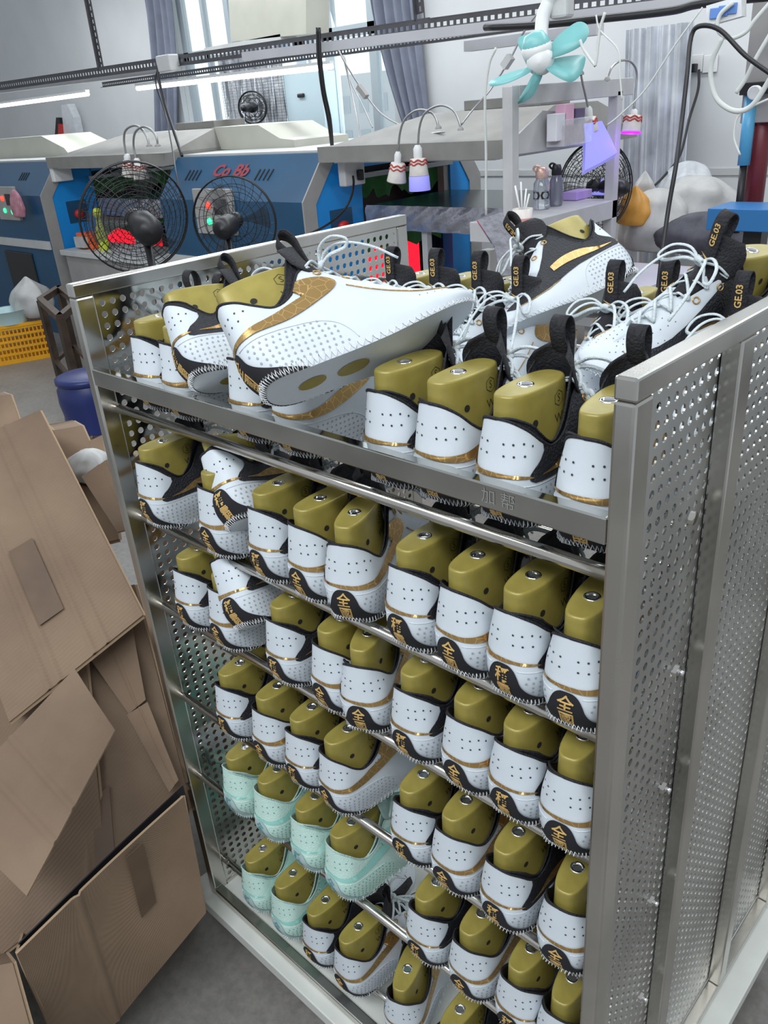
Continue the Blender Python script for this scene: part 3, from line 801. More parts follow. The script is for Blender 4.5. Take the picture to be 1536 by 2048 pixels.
# --- cage fans
def ring(c, ax, r_, n_=40):
    ax = Vector(ax).normalized(); u = ax.orthogonal().normalized(); v = ax.cross(u)
    return [Vector(c) + u*(r_*math.cos(2*PI*k/n_)) + v*(r_*math.sin(2*PI*k/n_)) for k in range(n_)]
def cage_fan(name, c, ax, R, label, pole=None, wires=40, rings=9, blades=True, back=True, wt=.0022, hub=.10):
    c = Vector(c); ax = Vector(ax).normalized(); root = thing(name, label, 'fan', 'large cage fans')
    u = ax.orthogonal().normalized(); v = ax.cross(u)
    for sgn, nm in ((1, 'front_guard'), (-1, 'back_guard')):
        f = MB(); dep = .085*sgn
        f.tube(ring(c + ax*(.01*sgn), ax, R), wt*2.2, 6, closed=True)
        for i in range(1, rings): q = i/rings; f.tube(ring(c + ax*(dep*(1-q**3)), ax, .06+(R-.06)*q), wt, 4, closed=True)
        for k in range(wires):
            a = 2*PI*k/wires; d = u*math.cos(a)+v*math.sin(a); tw = u*math.cos(a+.25)+v*math.sin(a+.25)
            f.tube([c + ax*(dep*(1-q**3)) + (d*(1-q)+tw*q).normalized()*(.05+(R-.05)*q) for q in (0, .25, .5, .75, .9, 1)], wt*.8, 3, caps=False)
        f.build(nm, M['wire'], root)
    f = MB(); f.lathe([(0, .09), (.07*hub*10, .09), (.085*hub*10, .13), (.085*hub*10, .26), (.06*hub*10, .30), (0, .31)], 24, c, ax)
    f.build('motor', M['black'], root)
    f = MB(); f.lathe([(0, -.05), (.05, -.04), (.055, .03), (0, .04)], 20, c, ax); f.build('hub', M['black'], root)
    for k in range(3):
        f = MB(); a0 = 2*PI*k/3+.4
        def bl(p, q):
            r_ = .05 + (R*.86-.05)*p; a = a0 + (q-.5)*(.42+.25*p)
            return c + (u*math.cos(a)+v*math.sin(a))*r_ + ax*(.03*(q-.5)*2)
        f.grid(bl, 8, 6); f.grid(lambda p, q: bl(p, q)+ax*.004, 8, 6); f.build('blade', M['smoke'], root, fix=False)
    if pole:
        f = MB(); s0 = c + ax*.18 - Vector((0, 0, .07)); f.tube([s0, Vector((s0.x, s0.y, FZ+.03))], .022, 12)
        f.build('pole', M['black'], root)
        f = MB(); f.lathe([(0, .03), (.05, .028), (.24, .01), (.25, 0)], 28, (s0.x, s0.y, FZ)); f.build('base', M['black'], root)
    return root
cc = at(270, 437, 'd', 4.9)
tow = (CAM-cc).normalized()
fan_ax = (tow + RGT*.42 - UPV*.38).normalized()
cage_fan('floor_fan', cc, fan_ax, .322, 'large black cage fan on a pole, nearest the rack, its motor facing out', True, hub=.10)
cc = at(469, 442, 'd', 5.35); cage_fan('floor_fan', cc, ((CAM-cc).normalized() - RGT*.3 - UPV*.2).normalized(), .275, 'black cage fan standing close before the dark blue oven panel', True, wires=24, rings=4, hub=.08)
cc = at(1192, 375, 'd', 5.3); cage_fan('floor_fan', cc, ((CAM-cc).normalized()*.8 + RGT*.5).normalized(), .275, 'black cage fan behind the white shelf stand', True, wires=32, hub=.065)
cc = at(505, 215, 'Y', 5.85); cage_fan('exhaust_fan', cc, (.45, -.75, 0), .165, 'small exhaust fan mounted in front of the foil at the window', False, wires=10, rings=3, wt=.004, hub=.05)
f = MB(); g0 = at(432, 95, 'Y', 5.98); g1 = at(580, 270, 'Y', 5.98)
for i in range(13): x_ = g0.x+(g1.x-g0.x)*i/12; f.tube([(x_, 5.98, g0.z), (x_, 5.98, g1.z)], .0022, 4)
for i in range(34): z_ = g0.z+(g1.z-g0.z)*i/33; f.tube([(g0.x, 5.98, z_), (g1.x, 5.98, z_)], .0016, 3)
tag(f.build('wire_grille', M['wire']), 'fine dark wire grille in front of the window foil', 'grille')
# suspended beige box top centre
P_ = pl([(455, -25), (612, -45), (612, 68), (462, 84)], 'Y', 5.0)
ac = thing('air_conditioner', 'beige box unit hanging high in front of the window', 'air conditioner')
f = MB(); f.prism(P_, (0, .28, 0)); f.build('casing', M['beige'], ac)
P_ = pl([(408, 96), (560, 68), (562, 80), (410, 110)], 'Y', 5.0); f = MB(); f.prism(P_, (0, .2, 0)); f.build('mount', M['lgrey'], ac)

# --- oven machines (a row running along the hall)
PROF = [(3.28, FZ), (3.28, 1.115), (3.52, 1.41), (5.05, 1.41), (5.29, 1.10), (5.29, FZ)]
def prof(x, g=0.0, ys=0.0):
    cy, cz = 4.28, .5
    return [Vector((x, cy+(y-cy)*(1+g), FZ if z == FZ else cz+(z-cz)*(1+g))) for y, z in PROF]
OUT = PROF
INN = [(3.40, FZ), (3.40, 1.088), (3.62, 1.365), (4.93, 1.345), (5.14, 1.06), (5.14, FZ)]
def oven(x0, x1, label, text=True):
    r_ = thing('oven_machine', label, 'machine', 'blue tunnel ovens')
    f = MB(); f.prism(prof(x0), (x1-.34-x0, 0, 0))
    def band(f, xa, xb):
        for i in range(5):
            q = [OUT[i], OUT[i+1], INN[i+1], INN[i]]; f.prism([Vector((xa, y, z)) for y, z in q], (xb-xa, 0, 0))
    band(f, x1-.34, x1); f.build('cover', M['blue_dark'], r_)
    f = MB(); band(f, x1+.0005, x1+.014); f.build('trim_frame', M['grey'], r_)
    f = MB(); f.box((x0, 3.56, 1.411), (x1-.02, 5.02, 1.426)); f.build('top_plate', M['lgrey'], r_)
    f = MB(); X0, X1 = x1-.10, x1+.004
    def seg(poly): f.prism([Vector((X0, y, z)) for y, z in poly], (X1-X0, 0, 0))
    seg([(3.39, FZ), (3.39, 1.09), (3.61, 1.367), (3.88, 1.367), (3.84, FZ)])
    seg([(4.90, FZ), (4.90, 1.35), (4.94, 1.35), (5.15, 1.06), (5.15, FZ)])
    seg([(3.87, 1.285), (3.87, 1.367), (4.91, 1.367), (4.91, 1.285)])
    f.build('end_panel', M['blue'], r_)
    f = MB(); f.box((X0+.02, 3.84, 1.21), (X1+.03, 4.90, 1.24)); f.build('opening_trim', M['lgrey'], r_)
    f = MB(); f.box((X0+.02, 4.84, .80), (X1-.02, 4.90, 1.235)); f.build('opening_trim', M['grey'], r_)
    f = MB(); f.box((x1-.335, 3.83, FZ), (x1-.325, 4.92, 1.30)); f.build('tunnel_dark_back', M['black'], r_)  # black back plate stands in for the dark depth of the tunnel
    f = MB()
    def cf(u_, v_): return Vector((X0+.01+.015*math.sin(u_*40), 3.86+1.02*u_, 1.20-(.13+.03*math.sin(u_*23)+.02*math.sin(u_*51))*v_))
    f.grid(cf, 60, 4); f.build('dust_curtain', M['green_cloth'], r_, fix=False)
    f = MB()
    def cg(u_, v_): return Vector((X0-.01+.015*math.sin(u_*40), 3.86+1.02*u_, .78-(.12+.03*math.sin(u_*20))*v_))
    f.grid(cg, 60, 4); f.build('dust_curtain', M['green_cloth'], r_, fix=False)
    f = MB()
    def ci(u_, v_): return Vector((X0-.06, 3.86+.80*u_, .30+(.34+.14*u_+.012*math.sin(u_*60))*v_))
    f.grid(ci, 50, 1); f.build('infrared_lamp', M['ir'], r_, fix=False)
    # emergency stop on the end panel
    yb = 3.62; f = MB(); f.box((x1, yb-.09, .82), (x1+.008, yb+.13, 1.03)); f.build('stop_plate', M['blue_dark'], r_)
    f = MB(); f.lathe([(.045, 0), (.05, .03), (.0, .045)], 20, (x1+.008, yb+.02, .90), (1, 0, 0)); f.build('stop_button', M['red'], r_)
    # vents, lettering, control panel
    nrm = Vector((0, -.295, .24)).normalized(); upd = Vector((0, .24, .295)).normalized()
    def onf(x, s_): return Vector((x, 3.28, 1.115)) + upd*s_ + nrm*.004
    f = MB()
    for xa in (x1-.62, x0+.25 if x0 > -6 else x0+.5):
        for k in range(4):
            p = onf(xa+k*.05, .17); f.bar(p, p+upd*.09+Vector((.02, 0, 0)), .012, .004, up=nrm)
    f.build('vent_slot', M['black'], r_)
    if text:
        vs, fs = text_mesh('Co Bb', .17, bold=.006); f = MB(); xm = x0+.82
        f.add([onf(xm+v.x+.25*v.y, .245+v.y*.8) + nrm*.003 for v in vs], fs); f.build('lettering', M['letter'], r_, fix=False)
    cx_ = x0+.76 if text else x1-.75
    f = MB(); f.bbox((cx_-.24, 3.25, .87), (cx_+.24, 3.285, 1.20)); cp = f.build('control_panel', M['grey'], r_)
    f = MB(); f.box((cx_+.02, 3.245, 1.02), (cx_+.18, 3.252, 1.13)); f.build('display', M['black'], cp)
    for dx, dz, mm in ((-.05, 1.085, 'led_r'), (-.06, .965, 'led_g'), (.12, .955, 'led_g')):
        f = MB(); f.lathe([(.026, 0), (.024, .012), (0, .018)], 14, (cx_+dx, 3.25, dz), (0, -1, 0)); f.build('pilot_light', M[mm], cp)
    f = MB(); f.bbox((x0+.1, 3.262, .16), (x0+.75, 3.284, .56), .01); f.build('inspection_window', M['black'], r_)
    f = MB(); f.bbox((x1-1.15, 3.262, .12), (x1-.5, 3.284, .54), .01); f.build('inspection_window', M['black'], r_)
    f = MB(); f.box((x0, 3.258, .60), (x1-.02, 3.285, .68)); f.build('waist_trim', M['lgrey'], r_)
    return r_
oven(-4.86, -3.10, 'dark blue tunnel oven with red lettering and lit pilot lights, behind the fans')
oven(-9.8, -7.0, 'dark blue tunnel oven at the far left edge, above the yellow crate', False)
# beige ducts on the ovens
def duct(pts, y, dep, label):
    P_ = pl(pts, 'Y', y); f = MB(); f.prism(P_, (0, dep, 0)); tag(f.build('duct_cover', M['beige'], fix=True), label, 'duct cover', 'beige covers on the oven roofs')
duct([(330, 301), (425, 255), (516, 250), (560, 277), (588, 280), (590, 297)], 4.0, .6, 'beige sloping cover on the roof of the lettered oven')
duct([(-40, 281), (82, 272), (128, 296), (146, 318), (-40, 322)], 4.0, .6, 'beige sloping cover on the roof of the far left oven')
# hoods over the conveyor stations
def hood(x0, x1, label, r0=.32, r1=-.05):
    r_ = thing('extractor_hood', label, 'hood', 'grey hoods over the conveyor')
    f = MB(); ya, yb = 3.42, 4.95
    A = [(x0, ya, 1.355), (x1, ya, 1.355), (x1, yb, 1.355), (x0, yb, 1.355)]
    B = [(x0, ya, 1.452), (x1, ya, 1.452), (x1, yb, 1.452), (x0, yb, 1.452)]
    Cc = [(x0+.06, ya+.07, 1.452), (x1, ya+.07, 1.452), (x1, yb-.05, 1.452), (x0+.06, yb-.05, 1.452)]
    D = [(x0+r0, 4.0, 1.60), (x1+r1, 4.0, 1.60), (x1+r1, 4.5, 1.60), (x0+r0, 4.5, 1.60)]
    f.add(A+B+Cc+D, [(0,1,5,4),(1,2,6,5),(2,3,7,6),(3,0,4,7),(4,5,9,8),(5,6,10,9),(6,7,11,10),(7,4,8,11),(8,9,13,12),(9,10,14,13),(10,11,15,14),(11,8,12,15),(12,13,14,15),(3,2,1,0)])
    f.build('canopy', M['hood'], r_)
    f = MB(); f.box((x0+.1, ya+.05, 1.345), (x1-.1, ya+.1, 1.356)); f.build('lamp_strip', M['white'], r_)
    f = MB(); f.bbox((x1-.85 if r1 > -.1 else x1-.9, 4.15, 1.60), (x1-.25, 4.5, 1.66)); f.build('top_box', M['hood'], r_)
    return r_
hood(-6.98, -4.90, 'grey hood over the conveyor between the two blue ovens', .55)
hood(-3.04, -1.50, 'grey hood over the conveyor at the right, two lamps hanging before it', .5)
# conveyors
def conveyor(x0, x1, label):
    r_ = thing('conveyor', label, 'conveyor', 'belt conveyors of the oven line')
    f = MB(); f.box((x0, 3.90, 1.00), (x1, 4.86, 1.022)); f.build('belt', M['belt'], r_)
    f = MB()
    def sd(u_, v_): return Vector((x0+(x1-x0)*u_, 3.89-.02*math.sin(v_*PI)-.008*math.sin(u_*50+v_*9), 1.025-.17*v_))
    f.grid(sd, 60, 8); f.box((x0, 3.89, .86), (x1, 3.93, 1.02)); f.build('side_rail', M['tape'], r_)
    f = MB(); f.box((x0, 4.83, .86), (x1, 4.87, 1.02)); f.build('side_rail', M['tape'], r_)
    for x_ in (x0+.5, x1-.1):
        for y_ in (3.92, 4.8):
            f = MB(); f.box((x_, y_, FZ), (x_+.05, y_+.05, .86)); f.build('leg', M['lgrey'], r_)
    return r_
conveyor(-3.08, -1.55, 'dark green conveyor belt with taped silver side leaving the lettered oven')
conveyor(-6.98, -4.88, 'conveyor belt between the ovens, behind the nearest fan')
# work table before station one
t = thing('work_table', 'grey work table between the ovens, behind the nearest fan', 'table')
f = MB(); f.bbox((-6.9, 3.3, .55), (-4.9, 3.85, .60)); f.build('tabletop', M['lgrey'], t)
f = MB(); f.box((-6.85, 3.33, FZ), (-4.9, 3.80, .55)); f.build('cabinet', M['grey'], t)
f = MB(); f.bbox((-6.78, 3.45, .60), (-6.50, 3.62, .75), .01); f.box((-6.74, 3.40, .62), (-6.56, 3.45, .72), 1)
M['orange'] = mat('orange red plastic', (.75, .12, .03), .4)
tag(f.build('parts_tray', [M['orange'], M['bagw']]), 'orange tray holding white cards on the grey work table', 'tray')
f = MB(); f.lathe([(.05, 0), (.055, .18), (.03, .24), (.022, .30), (.045, .33), (.04, .38), (0, .39)], 16, (-6.35, 3.5, .60))
tag(f.build('spray_bottle', mat('yellow green bottle', (.55, .62, .05), .3)), 'yellow green spray bottle on the grey work table', 'bottle')
f = MB()
def pp(u_, v_): return Vector((-6.1+.75*u_, 3.34+.4*v_, .605+.02*abs(math.sin(u_*9+v_*5))))
f.grid(pp, 16, 8); tag(f.build('wrapping_sheets', M['plastic_film'], fix=False), 'crumpled clear sheets lying on the grey work table', 'plastic sheets')

# --- gooseneck lamps
M['shade'] = mat('white taped lampshade', (.70, .66, .62), .5, 0, .1, 30)
M['shade_red'] = mat('red lampshade print', (.50, .08, .07), .6, 0, .3, 60)
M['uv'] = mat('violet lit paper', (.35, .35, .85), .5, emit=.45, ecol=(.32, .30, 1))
M['uvled'] = mat('violet led disc', (.4, .05, .9), .4, emit=2.2, ecol=(.30, .01, 1))
def lamp(pts, ax, v, sock, shade, label, glow=None, vend=None):
    r_ = thing('gooseneck_lamp', label, 'lamp', 'gooseneck lamps with taped shades')
    nP = len(pts); ve = v if vend is None else vend
    P_ = [at(x, y, ax, v+(ve-v)*i/(nP-1)) for i, (x, y) in enumerate(pts)]
    sc = (P_[-1]-CAM).dot(FWD)/FPX
    f = MB(); f.tube(smooth_path(P_, 6), 2.2*sc, 8); f.build('gooseneck', M['flex'], r_)
    f = MB(); f.lathe([(6*sc, -.0), (6*sc, .01), (3*sc, .02)], 12, P_[0], (0, 0, 1)); f.build('clamp', M['grey'], r_)
    e = P_[-1]; s0 = at(*sock[0], ax, ve); s1 = at(*sock[1], ax, ve); w_ = sock[2]*sc
    dv = (s1-s0).normalized(); L = (s1-s0).length
    f = MB(); f.lathe([(w_*.55, 0), (w_, L*.25), (w_, L*.8), (w_*.8, L)], 18, s0, dv); f.build('socket', M['white'], r_)
    a = at(*shade[0], ax, ve); b_ = at(*shade[1], ax, ve); d2 = (b_-a).normalized(); L = (b_-a).length; r0, r1 = shade[2]*sc, shade[3]*sc
    f = MB(); K = 24
    rp = [(r0*.6, -.002), (r0, 0), (r0+(r1-r0)*.4, L*.4), (r1, L*.95), (r1*.98, L), (r1*.9, L*.9)]
    f.lathe(rp, K, a, d2)
    so = f.build('lamp_shade', M['shade'], r_)
    f = MB(); q0, q1 = .05, .38
    for q in (.12, .30):
        rr_ = (r0+(r1-r0)*q)*1.02; f.tube([p + d2*(.006*math.sin(i*1.3)) for i, p in enumerate(ring(a+d2*L*q, d2, rr_, 30))], .005, 5, closed=True)
    f.build('red_band', M['shade_red'], so)
    return r_, a, b_, d2, sc
lamp([(299,293),(293,272),(281,256),(268,251),(252,260),(248,279),(252,309)], 'Y', 3.40, ((254,308),(256,326),7), ((256,322),(258,352),10,14), 'left lamp with red printed shade on the hood between the ovens')
lamp([(316,293),(312,272),(300,258),(284,254),(270,266),(267,290),(272,318)], 'Y', 3.38, ((273,316),(276,334),7), ((277,330),(284,360),11,16), 'right lamp with a torn shade on the hood between the ovens')
lamp([(877,258),(874,242),(866,228),(848,220),(828,223),(809,240),(800,266),(796,304)], 'Y', 3.36, ((796,303),(795,328),7), ((796,326),(793,364),14,20), 'left lamp of two at the right hood, white shade with red band')
_, a, b_, d2, sc = lamp([(921,261),(919,245),(908,222),(887,211),(866,215),(848,229),(839,255),(836,290)], 'Y', 3.34, ((835,290),(836,318),9), ((836,317),(838,352),16,20), 'right lamp of two at the right hood, its lower half lit violet')
f = MB(); f.lathe([(20.5*sc, 0), (22*sc, 27*sc), (21*sc, 28*sc)], 24, b_, d2); f.build('violet_wrap', M['uv'], _)
_, a, b_, d2, sc = lamp([(1162,150),(1166,170),(1170,187),(1176,214)], 'X', -1.12, ((1177,213),(1179,236),7), ((1178,236),(1180,262),14,17), 'lamp on the white stand with a violet lit plastic bag over it')
f = MB(); P_ = [at(x, y, 'X', -1.12) for x, y in [(1163,258),(1198,252),(1214,282),(1229,314),(1196,334),(1164,350),(1166,300)]]
Q = [p - (FWD*.06) for p in P_]; f.add(P_+Q, [tuple(range(7)), tuple(range(7, 14))[::-1]] + [(i, (i+1) % 7, 7+(i+1) % 7, 7+i) for i in range(7)], 0)
f.build('plastic_bag', M['uv'], _)
_, a, b_, d2, sc = lamp([(1214,162),(1217,150),(1225,133),(1243,121),(1262,124),(1273,143),(1272,175),(1268,219)], 'X', -1.05, ((1268,218),(1268,233),7), ((1266,231),(1262,264),16.5,18), 'purple led lamp arching over the right end of the white stand')
f = MB(); f.lathe([(19.5*sc, 0), (20*sc, 3*sc), (0, 4.5*sc)], 24, b_, d2); f.build('led_disc', M['uvled'], _)
for (q, e_, c_) in ((b_+d2*.05, .9, (.35, .1, 1)),):
    l_ = bpy.data.lights.new('violet_lamp_light', 'POINT'); l_.energy = e_; l_.color = c_; l_.shadow_soft_size = .04
    o_ = bpy.data.objects.new('violet_lamp_light', l_); col.objects.link(o_); o_.location = q

# --- white shelf stand at the end of the conveyor
XS = -1.2
st = thing('shelf_stand', 'white painted steel shelf stand at the end of the conveyor', 'stand')
M['stand'] = mat('white stand paint', (.47, .47, .48), .4, 0, .12, 8)
def sp(px_, py_, x=XS): return at(px_, py_, 'X', x)
p0 = sp(1021, 172); p1 = sp(1028, 470)
f = MB(); f.bbox((XS-.03, p0.y-.03, FZ), (XS+.03, p0.y+.03, p0.z)); f.build('near_post', M['stand'], st)
q0 = sp(1230, 182); f = MB(); f.bbox((XS-.03, q0.y-.02, FZ), (XS+.03, q0.y+.04, q0.z)); f.build('far_post', M['stand'], st)
e0 = sp(1258, 176); f = MB(); f.bbox((XS-.03, p0.y+.031, p0.z-.09), (XS+.03, e0.y, p0.z)); f.build('top_beam', M['stand'], st)
s0 = sp(1069, 455); s1 = sp(1222, 412)
f = MB(); f.bbox((XS-.30, p0.y+.032, s0.z-.06), (XS+.03, q0.y+.04, s0.z+.045)); f.build('shelf', M['stand'], st)
SZ = s0.z+.046
P_ = [sp(x, y) for x, y in [(1031, 275), (1086, 221), (1160, 226), (1168, 290), (1031, 309)]]
f = MB(); f.prism(P_, (-.012, 0, 0)); f.build('side_plate', M['stand'], st)
# lower white bench with folded end
be = thing('packing_bench', 'foil wrapped bench end sloping down beside the shelf stand', 'bench')
P_ = [at(x, y, 'Y', 2.72) for x, y in [(955, 440), (1004, 424), (1036, 476), (1040, 548), (1000, 552), (990, 494)]]
f = MB(); f.prism(P_, (-.02, .02, -.01)); f.build('folded_panel', M['tape'], be)
f = MB(); a = at(985, 500, 'Y', 2.8); f.box((a.x-.06, 2.78, FZ), (a.x, 2.84, a.z)); f.build('leg', M['grey'], be)
P_ = [at(x, y, 'Y', 3.3) for x, y in [(880, 452), (962, 430), (1006, 426), (1000, 440)]]
# white desk at the right, violet light tinted into its top colour
de = thing('white_desk', 'low white desk catching violet light, behind the sneakers', 'desk')
f = MB(); f.bbox((-1.62, 3.80, .50), (-.95, 4.85, .55)); f.build('desktop', mat('violet tinted laminate', (.66, .64, .74), .4), de)
for x_, y_ in ((-1.6, 3.85), (-1.0, 3.85), (-1.6, 4.8), (-1.0, 4.8)):
    f = MB(); f.box((x_-.02, y_-.02, FZ), (x_+.02, y_+.02, .50)); f.build('leg', M['lgrey'], de)
# bottles and small things on the shelf
def bottle(px_, w_, h_, capm, label, y_off=0, txt=None, body=None):
    a = at(px_[0], px_[1], 'Z', SZ); r_ = thing('water_bottle', label, 'bottle', 'drinking bottles on the stand shelf', (a.x, a.y, SZ+.001))
    f = MB(); f.lathe([(w_*.93, 0), (w_, .008), (w_, h_*.62), (w_*.72, h_*.72), (w_*.70, h_*.76)], 28); f.build('body', body, r_)
    f = MB(); f.lathe([(w_*.74, h_*.75), (w_*.78, h_*.77), (w_*.76, h_*.90), (w_*.60, h_), (0, h_*1.01)], 24); f.build('cap', capm, r_)
    f = MB(); f.tube(smooth_path([(-w_*.7, -.01, h_*.9), (-w_*.95, -.02, h_*.98), (-w_*.5, -.02, h_*1.04), (0, -.01, h_)], 5), .006, 8); f.build('carry_loop', capm, r_)
    if txt:
        d = (CAM - Vector((a.x, a.y, SZ))); ang = math.atan2(d.y, d.x); vs, fs = text_mesh(txt, .075, bold=.002); f = MB()
        f.add([((w_+.001)*math.cos(ang+v.x/w_-.35), (w_+.001)*math.sin(ang+v.x/w_-.35), h_*.33+v.y) for v in vs], fs); f.build('lettering', M['dark'], r_, fix=False)
    return r_
M['clear'] = mat('clear bottle plastic', (.80, .84, .88), .08, trans=.75)
bottle((1083, 418), .047, .225, mat('rose gold cap', (.75, .50, .42), .3, .5), 'clear water bottle with a pink cap and big dark letters', txt='COOL', body=M['clear'])
bottle((1112, 411), .038, .225, M['black'], 'smoky water bottle with a black cap and strap', body=mat('smoky bottle', (.35, .36, .42), .1, trans=.6))
a = at(1153, 398, 'Z', SZ); f = MB(); f.bbox((a.x-.05, a.y-.08, SZ+.001), (a.x+.05, a.y+.10, SZ+.05)); tag(f.build('purple_box', mat('lilac card', (.50, .36, .75), .5)), 'small lilac card box lying on the stand shelf', 'box')
a = at(1205, 388, 'Z', SZ); f = MB(); f.bbox((a.x-.06, a.y-.08, SZ+.001), (a.x+.06, a.y+.08, SZ+.015)); f.tube([(a.x-.01, a.y, SZ+.01), (a.x-.02, a.y+.02, SZ+.09)], .008, 8); f.tube([(a.x+.02, a.y-.02, SZ+.01), (a.x+.025, a.y-.01, SZ+.07)], .01, 8, 1)
tag(f.build('tool_tray', [M['uv'], mat('yellow cap', (.7, .5, .08), .4)]), 'shallow violet lit tray with small tubes at the far end of the shelf', 'tray')  # violet light put into the tray as a glow of its own
a = at(1045, 470, 'X', XS+.1)
cu = thing('plastic_cup', 'plastic cup with a red print and straws, taped to the stand', 'cup', loc=a)
f = MB(); f.lathe([(.038, 0), (.052, .13), (.049, .13), (.036, .004)], 24); f.build('cup_wall', mat('milky cup', (.75, .70, .66), .3, alpha=.9), cu)
f = MB(); f.lathe([(.0405, .03), (.0475, .085)], 24); f.build('red_print', mat('pink print', (.75, .35, .33), .5), cu)
for k in range(4):
    f = MB(); f.tube([(.0, 0, .06), (.04*math.cos(k*1.7), .04*math.sin(k*1.7), .2+.02*k)], .005, 6); f.build('straw', M['white'], cu)
f = MB(); f.lathe([(.05, -.13), (.055, -.01), (0, -.005)], 20, a); tag(f.build('tape_roll', M['black']), 'black roll hanging under the plastic cup', 'roll')
bk = thing('wall_basket', 'wrapped basket of boxes and tubes on the stand side plate', 'basket')
a = at(1137, 290, 'X', XS+.06); f = MB(); f.bbox((a.x-.05, a.y-.14, a.z), (a.x+.06, a.y+.14, a.z+.13)); f.build('basket', M['plastic_film'], bk)
f = MB(); f.bbox((a.x-.04, a.y-.13, a.z+.01), (a.x+.05, a.y+.13, a.z+.10)); f.build('lining', mat('dark pink lining', (.28, .16, .22), .5), bk)
for (px_, h_, cc_, nm, lb) in ((1112, .16, (.66, .66, .72), 'tube_box', 'narrow silver box standing at the left of the wrapped basket'), (1128, .20, (.75, .42, .58), 'tissue_box', 'pink box standing tall in the wrapped basket'), (1150, .175, (.10, .07, .16), 'dark_box', 'dark violet box at the right of the wrapped basket')):
    c = at(px_, 280, 'X', XS+.07); f = MB(); f.bbox((c.x-.03, c.y-.045, a.z+.03), (c.x+.03, c.y+.045, a.z+h_)); tag(f.build(nm, mat(nm, cc_, .4)), lb, 'box')
# sockets on oven ends
for (px_, py_, ax, v, lab) in ((122, 343, 'X', -6.95, 'white switch box on the end of the far left oven'), (704, 343, 'X', -2.99, 'white socket box with a black plug on the end of the lettered oven')):
    c = at(px_, py_, ax, v); r_ = thing('socket_box', lab, 'socket box', loc=c)
    f = MB(); f.bbox((-.04, -.10, -.09), (.03, .10, .09), .01); f.build('casing', M['white'], r_)
    if px_ > 500:
        f = MB(); f.bbox((.03, .01, -.06), (.07, .05, .01), .008); f.build('plug', M['black'], r_)
def cable(pts, r_, label, m_='black', name='cable', cat='cable'):
    P_ = [at(*p) for p in pts]; f = MB(); f.tube(smooth_path(P_, 6), r_, 8); return tag(f.build(name, M[m_]), label, cat)
cable([(706,352,'X',-2.9),(707,370,'X',-2.88),(700,400,'X',-2.85),(680,430,'X',-2.85),(650,452,'X',-2.8),(615,470,'X',-2.7)], .008, 'black cable sagging from the socket box on the oven end')
# --- slotted angle beams, trunking and tubes
def slotted(p, q, wdt, label, side=(0, 0, 1), cells=None, pitch=.05, th=.03, m_='bar', name='slotted_beam'):
    p = Vector(p); q = Vector(q); d = (q-p); L = d.length; d.normalize(); s_ = Vector(side); s_ = (s_ - d*s_.dot(d)).normalized(); nn = d.cross(s_)
    N = int(L/pitch); f = MB()
    for i in range(N):
        c = p + d*(pitch*(i+.5)); a, b_ = pitch/2, wdt/2; ha, hb = pitch*.30, wdt*.16
        O = [c + d*x + s_*y for x, y in ((-a,-b_),(a,-b_),(a,b_),(-a,b_))]; I = [c + d*x + s_*y for x, y in ((-ha,-hb),(ha,-hb),(ha,hb),(-ha,hb))]
        for o in (nn*.002, nn*-.002): f.add([v+o for v in O+I], [(0,1,5,4),(1,2,6,5),(2,3,7,6),(3,0,4,7)])
    f.bar(p - s_*wdt/2 + nn*th/2, q - s_*wdt/2 + nn*th/2, .004, th, up=nn)
    f.bar(p + s_*wdt/2, q + s_*wdt/2, .006, .006, up=nn)
    return tag(f.build(name, M[m_], fix=False), label, 'beam', 'slotted angle beams over the machines')
YB = 3.75
slotted(at(-30,177,'Y',YB), at(860,50,'Y',YB), .075, 'long dark slotted beam crossing the hall above the ovens, left length')
slotted(at(858,51,'Y',YB-.01), at(1560,-40,'Y',YB-.01), .07, 'long dark slotted beam continuing behind the teal fan, right length')
slotted(at(205,170,'Y',YB+.6), at(1085,48,'Y',YB+.6), .045, 'thin slotted beam carrying the tube lights', pitch=.035)
slotted(at(172,-30,'Y',YB+.02), at(205,142,'Y',YB+.02), .06, 'slotted upright rising from the beam at the left', side=(1,0,0))
slotted(at(836,-30,'Y',YB+.02), at(842,40,'Y',YB+.02), .06, 'slotted upright rising from the beam above the right curtain', side=(1,0,0))
def bar_obj(a, b_, w_, h_, m_, name, label, cat, grp=None):
    f = MB(); f.bar(a, b_, w_, h_); return tag(f.build(name, M[m_]), label, cat, grp)
bar_obj(at(490,113,'Y',YB-.03), at(1560,-16,'Y',YB-.03), .06, .055, 'lbar', 'cable_trunking', 'white trunking running along under the dark slotted beam', 'trunking')
bar_obj(at(936,93,'Y',YB+.5), at(1200,58,'Y',YB+.5), .09, .06, 'lbar', 'lamp_housing', 'white lamp housing hung behind the teal fan', 'lamp housing')
bar_obj(at(-20,186,'Y',YB+.1), at(340,140,'Y',YB+.1), .08, .03, 'lbar', 'cable_tray', 'thin white tray under the left end of the slotted beam', 'cable tray')
for a, b_, lb in (((-15,214),(176,188),'lit tube light at the far left, shorter of the two'), ((275,177),(664,133),'long lit tube light in front of the window')):
    A, B = at(*a,'Y',YB+.62), at(*b_,'Y',YB+.62); r_ = thing('tube_light', lb, 'lamp', 'tube lights over the ovens')
    f = MB(); f.tube([A, B], .020, 12); f.build('tube', M['tube'], r_)
    f = MB(); f.bar(A+Vector((0,.0,.030)), B+Vector((0,0,.030)), .05, .022); f.build('fitting', M['white'], r_)
c = at(335, 127, 'Y', YB-.06); f = MB(); f.bbox((c.x-.09, c.y-.05, c.z-.06), (c.x+.10, c.y+.05, c.z+.06), .01); tag(f.build('junction_box', M['lgrey']), 'grey junction box clamped on the slotted beam by the left curtain', 'junction box')
